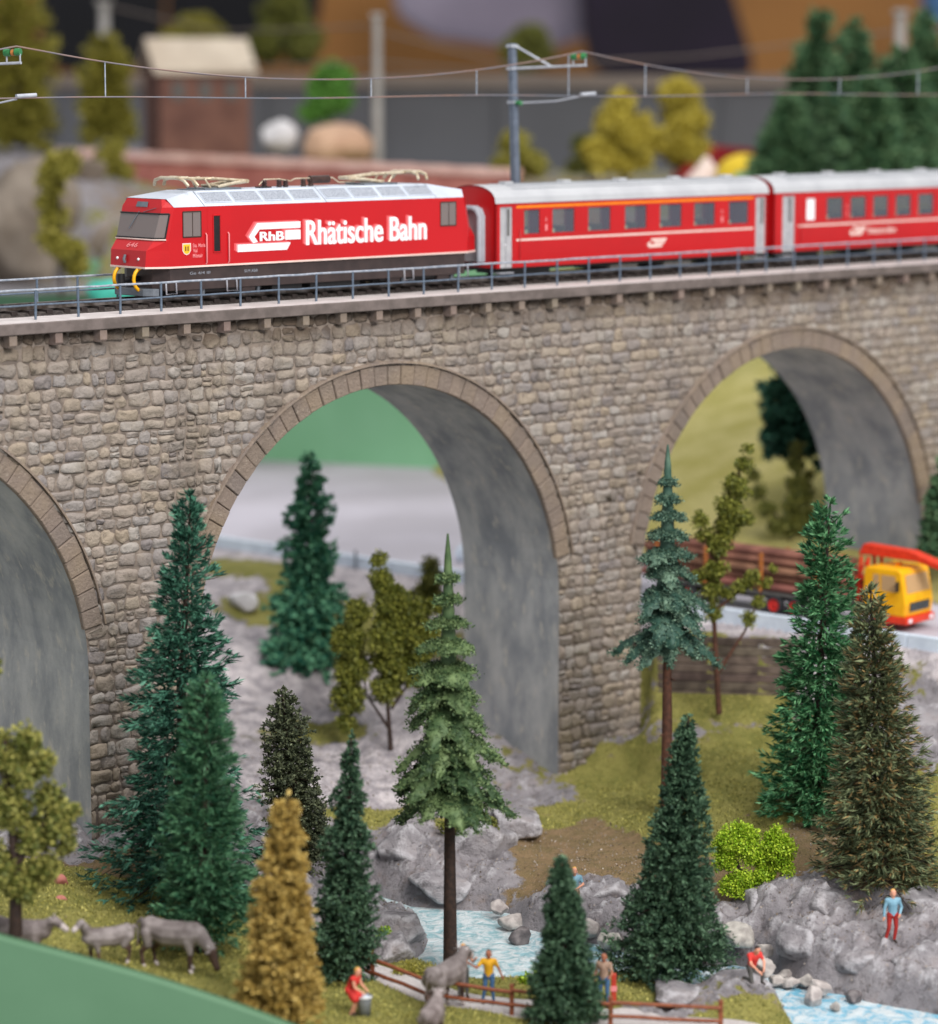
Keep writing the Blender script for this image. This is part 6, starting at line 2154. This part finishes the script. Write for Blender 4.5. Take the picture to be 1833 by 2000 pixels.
# ------------------------------------------------------------------ layout edge board in front
edge = [(-80, 1806), (0, 1832), (100, 1858), (200, 1885), (300, 1913), (400, 1945), (480, 1972), (560, 2002), (660, 2045), (760, 2080), (1000, 2120), (1400, 2140), (1950, 2160)]
ev = []
for i, (px_, py_) in enumerate(edge):
    dist = 84.2 - 0.0025 * (px_ + 80) * 0.9
    ev.append(at(px_, py_, dist))
bmv = MB()
r_ = 0.10
prof = [Vector((0, 0, -40)), Vector((0, 0, -r_)), Vector((0, r_ * .35, -r_ * .3)), Vector((0, r_, 0)), Vector((0, .42, 0.0)), Vector((0, .42, -40))]
ex_ = [v.x for v in ev]
xs_ = np.linspace(ex_[0], ex_[-1], 90)
rows_ = [Vector((x, np.interp(x, ex_, [v.y for v in ev]), np.interp(x, ex_, [v.z for v in ev]))) for x in xs_]
for it in range(3):
    rows_ = [rows_[0]] + [(a_ + b_ * 2 + c_) / 4 for a_, b_, c_ in zip(rows_[:-2], rows_[1:-1], rows_[2:])] + [rows_[-1]]
bmv.add([a_ + q for a_ in rows_ for q in prof], [(k * 6 + i, k * 6 + 6 + i, k * 6 + 7 + i, k * 6 + i + 1) for k in range(len(rows_) - 1) for i in range(5)], True)
o = bmv.build('edge_board', M['fascia'])
tag(o, 'curved matt green edge board across the lower left corner', 'board')

# ------------------------------------------------------------------ the far side of the room
# green board below the far scenery
fb_ = MB()
gp = [Vector((-60, 186, 0)), Vector((-30, 181, 0)), Vector((-8, 174, 0)), Vector((6, 168.5, 0)), Vector((30, 166, 0)), Vector((70, 165, 0))]
for a_, b_ in zip(gp[:-1], gp[1:]):
    fb_.add([(a_.x, a_.y, 4), (b_.x, b_.y, 4), (b_.x, b_.y, 18.6), (a_.x, a_.y, 18.6)], [(0, 1, 2, 3)])
    fb_.add([(a_.x, a_.y, 18.6), (b_.x, b_.y, 18.6), (b_.x, b_.y + .6, 18.6), (a_.x, a_.y + .6, 18.6)], [(0, 1, 2, 3)])
o = fb_.build('far_edge_board', M['fascia_far'])
tag(o, 'pale green board at the back, seen through the second arch', 'board')

# far scenery slope
Uf = np.linspace(-0.32, 0.32, 90)
Df = np.concatenate([np.arange(166, 215, 1.6), np.arange(215, 246, 4)])
uf, df = np.meshgrid(Uf, Df)
PF = np.stack([(uf * df).ravel(), df.ravel()], 1)
left = smooth01((-(PF[:, 0]) - 17) / 10)
zf = 18.4 + smooth01((PF[:, 1] - 172) / 16) * 3.4 + left * smooth01((PF[:, 1] - 168) / 10) * 2.2
fn = fnoise(PF, 0.12, 0.12, 4, 5.5)
zf += fn * 0.5
front = np.interp(PF[:, 0], [q.x for q in gp], [q.y for q in gp])
zf = np.where(PF[:, 1] < front + .5, 17.5, zf)
me = bpy.data.meshes.new('far_hillside')
me.vertices.add(len(PF))
me.vertices.foreach_set('co', np.column_stack([PF, zf]).astype(np.float32).ravel())
nc, nr = len(Uf), len(Df)
ii = (np.arange(nr - 1)[:, None] * nc + np.arange(nc - 1)[None]).ravel()
fq = np.stack([ii, ii + 1, ii + nc + 1, ii + nc], 1).astype(np.int32)
me.loops.add(fq.size); me.loops.foreach_set('vertex_index', fq.ravel())
me.polygons.add(len(fq)); me.polygons.foreach_set('loop_start', np.arange(0, fq.size, 4, dtype=np.int32))
me.polygons.foreach_set('use_smooth', np.ones(len(fq), bool))
gr = np.clip(0.5 + fn * 1.6, 0, 1) * (1 - left * .7)
for nm, arr in (('grass', gr * 0.75), ('brown', np.clip(1 - gr, 0, 1) * (1 - left)), ('gravel', left * .0), ('path', left * 0), ('dry', left * 0)):
    a_ = me.attributes.new(nm, 'FLOAT', 'POINT'); a_.data.foreach_set('value', arr.astype(np.float32))
me.update(calc_edges=True)
me.materials.append(M['terrain'])
o = bpy.data.objects.new('far_hillside', me); COL.objects.link(o)
tag(o, kind='structure')

# terracotta wall behind the locomotive
wa, wb = at(120, 300, 200), at(1010, 358, 178)
wv = wb - wa; wv.z = 0
tw = empty('terracotta_wall', (wa.x, wa.y, 22.0), math.atan2(wv.y, wv.x))
tag(tw, 'long blurred terracotta wall with pale coping behind the locomotive', 'wall')
L = wv.length
for k in range(14):
    x0_, x1_ = L * k / 14, L * (k + 1) / 14
    MB().box(x0_ + .03, x1_ - .03, -.4, .4, -1.5, 2.3 - .05 * k).build('panel', M['brick_far'], tw)
    MB().box(x0_ + .03, x1_ - .03, -.55, .55, 2.3 - .05 * k, 2.75 - .05 * k).build('coping', M['coping'], tw)

# far house
hb = at(385, 250, 222)
hs = empty('house', (hb.x, hb.y, 21.5), R(20))
tag(hs, 'blurred red-brown house with a cream gabled roof behind the locomotive', 'house')
zt_ = at(385, 135, 222).z - 21.5
MB().box(-3.4, 3.4, -2.4, 2.4, 0, zt_).build('wall', M['house_wall'], hs)
rfm = MB()
rfm.prism([(-2.8, zt_ - .1), (0, zt_ + 2.3), (2.8, zt_ - .1), (2.8, zt_ - .35), (0, zt_ + 2.0), (-2.8, zt_ - .35)], 'x', -3.9, 3.9)
rfm.build('roof', M['roof_cream'], hs)
rg_ = MB().prism([(-2.4, zt_), (2.4, zt_), (0, zt_ + 2.0)], 'x', -3.35, 3.35).build('gable', M['house_wall'], hs)
for x_ in (-2.0, 0, 2.0):
    wi = MB().box(x_ - .45, x_ + .45, -2.46, -2.41, zt_ - 2.2, zt_ - .9).build('window', M['pants_grey'], hs)

# far boulders
for lb, px_, py_, w, h, mm, sd in (('blurred beige rounded rock behind the locomotive roof', 660, 290, 140, 90, 'boulder_beige', 91), ('small white rock left of the beige rock', 545, 265, 75, 55, 'boulder_white', 92)):
    p = at(px_, py_, 205)
    k_ = ppm(p)
    me = rock_mesh(w / k_ / 2, w / k_ / 2, h / k_ / 1.7, sd, facets=5)
    me.materials.append(M[mm])
    o = bpy.data.objects.new('boulder', me); COL.objects.link(o); o.location = p
    tag(o, lb, 'rock', 'far rocks')
# cliff rocks at the left behind the deck
for i, (px_, py_, w, h, lb) in enumerate([(60, 440, 230, 270, 'large blurred grey-beige cliff at the left behind the track'), (225, 480, 150, 170, 'blurred brown-grey cliff beside the locomotive front'), (150, 330, 120, 80, 'pale blurred rock shelf above the left cliff')]):
    p = at(px_, py_, 176 + i * 5)
    k_ = ppm(p)
    me = rock_mesh(w / k_ / 2, w / k_ / 2.5, h / k_ / 2, 95 + i, facets=12, rough=.12)
    me.materials.append(M['cliff'])
    o = bpy.data.objects.new('cliff_rock', me); COL.objects.link(o); o.location = p
    tag(o, lb, 'rock', 'far rocks')
p = at(225, 575, 150)
me = rock_mesh(1.6, 1.2, 1.0, 99, facets=4)
me.materials.append(M['turquoise'])
o = bpy.data.objects.new('tarpaulin', me); COL.objects.link(o); o.location = p
tag(o, 'blurred turquoise tarpaulin beside the locomotive front', 'tarpaulin')

# far trees
def far_leafy(label, px_, py_, dist, w, h, mm, seed, name='leafy_tree'):
    b = at(px_, py_, dist)
    k_ = ppm(b)
    rnd = random.Random(seed)
    H, Wd = h / k_, w / k_
    cl = []
    for i in range(14):
        t = rnd.random()
        cl.append((rnd.uniform(-.36, .36) * Wd * (1.1 - t * .75), rnd.uniform(-.3, .3) * Wd, H * (0.15 + .78 * t), Wd * rnd.uniform(.14, .22)))
    cl.append((0, 0, H * .93, Wd * .12))
    leafy(label, b, [[(0, 0, -.6), (0, 0, H * .8)]], cl, mm, seed, size=0.3, n_per=190, name=name, group='far trees')


far_leafy('blurred mustard yellow tree, left one of the pair behind the first carriage', 1215, 345, 186, 150, 165, 'f_faryellow', 101)
far_leafy('blurred mustard yellow tree, right one of the pair behind the first carriage', 1325, 335, 190, 140, 180, 'f_faryellow', 102)
far_leafy('blurred olive bush behind the catenary mast', 1010, 350, 184, 110, 80, 'f_farolive', 103, 'bush')
far_leafy('blurred dark olive bush left of the mustard yellow trees', 1150, 345, 192, 90, 75, 'f_olive2', 104, 'bush')
far_leafy('blurred bright green tree above the beige rock', 645, 245, 214, 120, 110, 'f_fargreen', 105)
b = at(28, 275, 216)
conifer('tall blurred yellow-green tree at the top left corner', 28, 275, b.z, 25, -40, 72, 'f_farolive', 300, 106, bl=0.7, bw=0.12, group='far trees', power=.6, prof='column')
b = at(205, 265, 212)
conifer('slim blurred yellow-green tree left of the red-brown house', 205, 265, b.z, 207, 70, 44, 'f_farolive', 260, 107, bl=0.6, bw=0.12, group='far trees', power=.6, prof='column')
far_leafy('blurred olive shrub on the left cliff', 120, 560, 165, 120, 260, 'f_farolive', 108, 'bush')
far_leafy('blurred olive shrub above the locomotive cab', 215, 400, 190, 110, 120, 'f_farolive', 109, 'bush')
for i, (tx, ty, bx, by, hw, dist, lb) in enumerate([(1602, 12, 1590, 330, 75, 190, 'blurred conifer with the highest thin tip at the upper right'), (1668, 40, 1670, 335, 85, 180, 'blurred conifer second from the left in the upper right group'), (1760, 95, 1750, 340, 95, 176, 'blurred broad conifer in the middle of the upper right group'),
                                                   (1810, 20, 1815, 335, 85, 186, 'blurred conifer at the upper right corner'), (1540, 190, 1540, 340, 60, 178, 'lowest blurred conifer at the left of the upper right group'), (1700, 150, 1705, 345, 75, 172, 'nearest blurred conifer of the upper right group')]):
    b = at(bx, by, dist)
    conifer(lb, bx, by, b.z, tx, ty, hw, 'f_farconifer', 300, 120 + i, bl=0.6, bw=0.09, group='far conifers', power=.75)

# far line masts and wires
pms = []
for lb, px_, ptop, pbot, dist, w in (('blurred grey line mast right of the far house', 738, 25, 300, 205, 18), ('blurred grey line mast at the top left', 205, 0, 130, 225, 22), ('blurred pale line mast among the upper right conifers', 1757, 18, 150, 205, 22)):
    pt, pb = at(px_, ptop, dist), at(px_, pbot, dist)
    r_ = w / ppm(pb) / 2
    o = empty('line_mast', pb)
    tag(o, lb, 'mast', 'far line masts')
    MB().tube([(0, 0, -1.5), (0, 0, pt.z - pb.z)], [r_ * 1.1, r_ * .9], 8).build('pole', M['far_pole'], o)
    MB().box(-r_ * 1.3, r_ * 1.3, -r_ * 1.3, r_ * 1.3, pt.z - pb.z - .3, pt.z - pb.z).build('cap', M['far_pole'], o)
for lb, pl_ in (('blurred far wire pair sagging from the grey mast to the upper right', [(738, 60, 205), (1000, 128, 205), (1350, 110, 205), (1757, 60, 205)]), ('blurred far wire from the top left mast down to the grey mast', [(205, 10, 225), (430, 62, 218), (738, 50, 205)]), ('blurred lower far wire behind the overhead line', [(480, 130, 215), (738, 120, 205), (1100, 150, 205)])):
    o = MB().tube([at(*q) for q in pl_], 0.07, 5).build('far_wire', M['curtain_edge'])
    tag(o, lb, 'wire', 'far wires')

# tents
p = at(1455, 345, 180)
o = empty('tent', p)
tag(o, 'blurred yellow dome tent behind the gap between the carriages', 'tent', 'far tents')
k_ = ppm(p)
MB().lathe([(58 / k_, 0), (54 / k_, 18 / k_), (40 / k_, 34 / k_), (20 / k_, 43 / k_), (0, 46 / k_)], 18).build('dome', M['tent_yellow'], o)
MB().lathe([(40 / k_, -4 / k_), (34 / k_, 10 / k_), (0, 16 / k_)], 14, (.2, -1.0, 0)).build('flap', M['fascia_far'], o)
p = at(1380, 350, 182)
o = empty('tent', p)
tag(o, 'blurred pinkish white cone tent left of the yellow tent', 'tent', 'far tents')
MB().lathe([(45 / k_, 0), (22 / k_, 22 / k_), (3 / k_, 46 / k_)], 14).build('cone', M['tent_white'], o)
MB().tube([(0, 0, 0), (0, 0, 50 / k_)], .05, 5).build('pole', M['fence'], o)
p = at(1410, 315, 200)
o = MB().prism([(-3.4, -1.4), (3.0, -1.4), (2.4, .8), (-1.0, 1.1), (-2.6, .4)], 'y', -1, 1).build('red_shelter', M['tent_red'])
o.location = p
tag(o, 'blurred dark red shelter behind the yellow tent', 'shelter')

# grey skirted table across the back and what stands on or behind it
tb = empty('skirted_table', (0, 246, 10))
tag(tb, 'long dark grey skirted table across the background', 'table')
zt1 = at(900, 172, 246).z - 10
MB().box(-75, 75, 0, 1.0, -5, zt1).build('skirt', M['curtain'], tb)
MB().box(-75, 75, -.6, 26, zt1, zt1 + 1.1).build('table_top', M['curtain_edge'], tb)
for k in range(16):
    MB().tube([(-72 + k * 9.3 + random.uniform(-2, 2), -.05, -5), (-72 + k * 9.3, -.05, zt1 - .1)], 0.35, 6).build('skirt_fold', M['curtain'], tb)
o = MB().box(-120, 160, 0, 2, -40, 90).build('back_wall', M['wood_far'])
o.location = (0, 430, 0)
tag(o, 'blurred orange-brown wooden wall at the very back', 'wall')
# dark garment-like forms behind the table
def lump(label, poly, dist, thick, mm, name):
    q = [at(*pp_, dist) for pp_ in poly]
    c_ = sum(q, Vector()) / len(q)
    m_ = MB().prism([(v.x - c_.x, v.z - c_.z) for v in q], 'y', -thick / 2, thick / 2)
    o = m_.build(name, M[mm], None, 2.2)
    o.location = c_
    tag(o, label, 'cloth', 'blurred cloths at the back')
lump('blurred black-purple hanging cloth at the top, right of the middle', [(1130, -120), (1390, -120), (1440, 40), (1475, 150), (1160, 150), (1140, 60)], 380, 14, 'dark_far', 'dark_cloth')
lump('blurred lavender grey cloth at the top, left of the black-purple one', [(770, -120), (1150, -120), (1160, 70), (1050, 100), (850, 75), (770, 30)], 395, 10, 'lavender', 'grey_cloth')
lump('blurred near-black drape at the top left', [(70, -120), (320, -120), (315, 110), (200, 150), (90, 130)], 380, 10, 'black_far', 'dark_drape')
lump('blurred blue cloth strip at the top right corner', [(1800, -120), (1900, -120), (1900, 60), (1805, 50)], 380, 8, 'pants_blue', 'blue_cloth')
lump('blurred black strip behind the lavender cloth', [(330, -120), (640, -120), (620, 60), (560, 110), (420, 120), (330, 90)], 400, 8, 'black_far', 'dark_drape')
far_leafy('blurred dark green plant at the top between the drapes', 560, 130, 262, 150, 140, 'f_olive2', 131, 'bush')
far_leafy('blurred olive plant at the top beside the near-black drape', 380, 150, 262, 170, 110, 'f_farolive', 132, 'bush')
far_leafy('blurred dark plant under the lavender cloth', 1030, 150, 264, 130, 90, 'f_olive2', 133, 'bush')
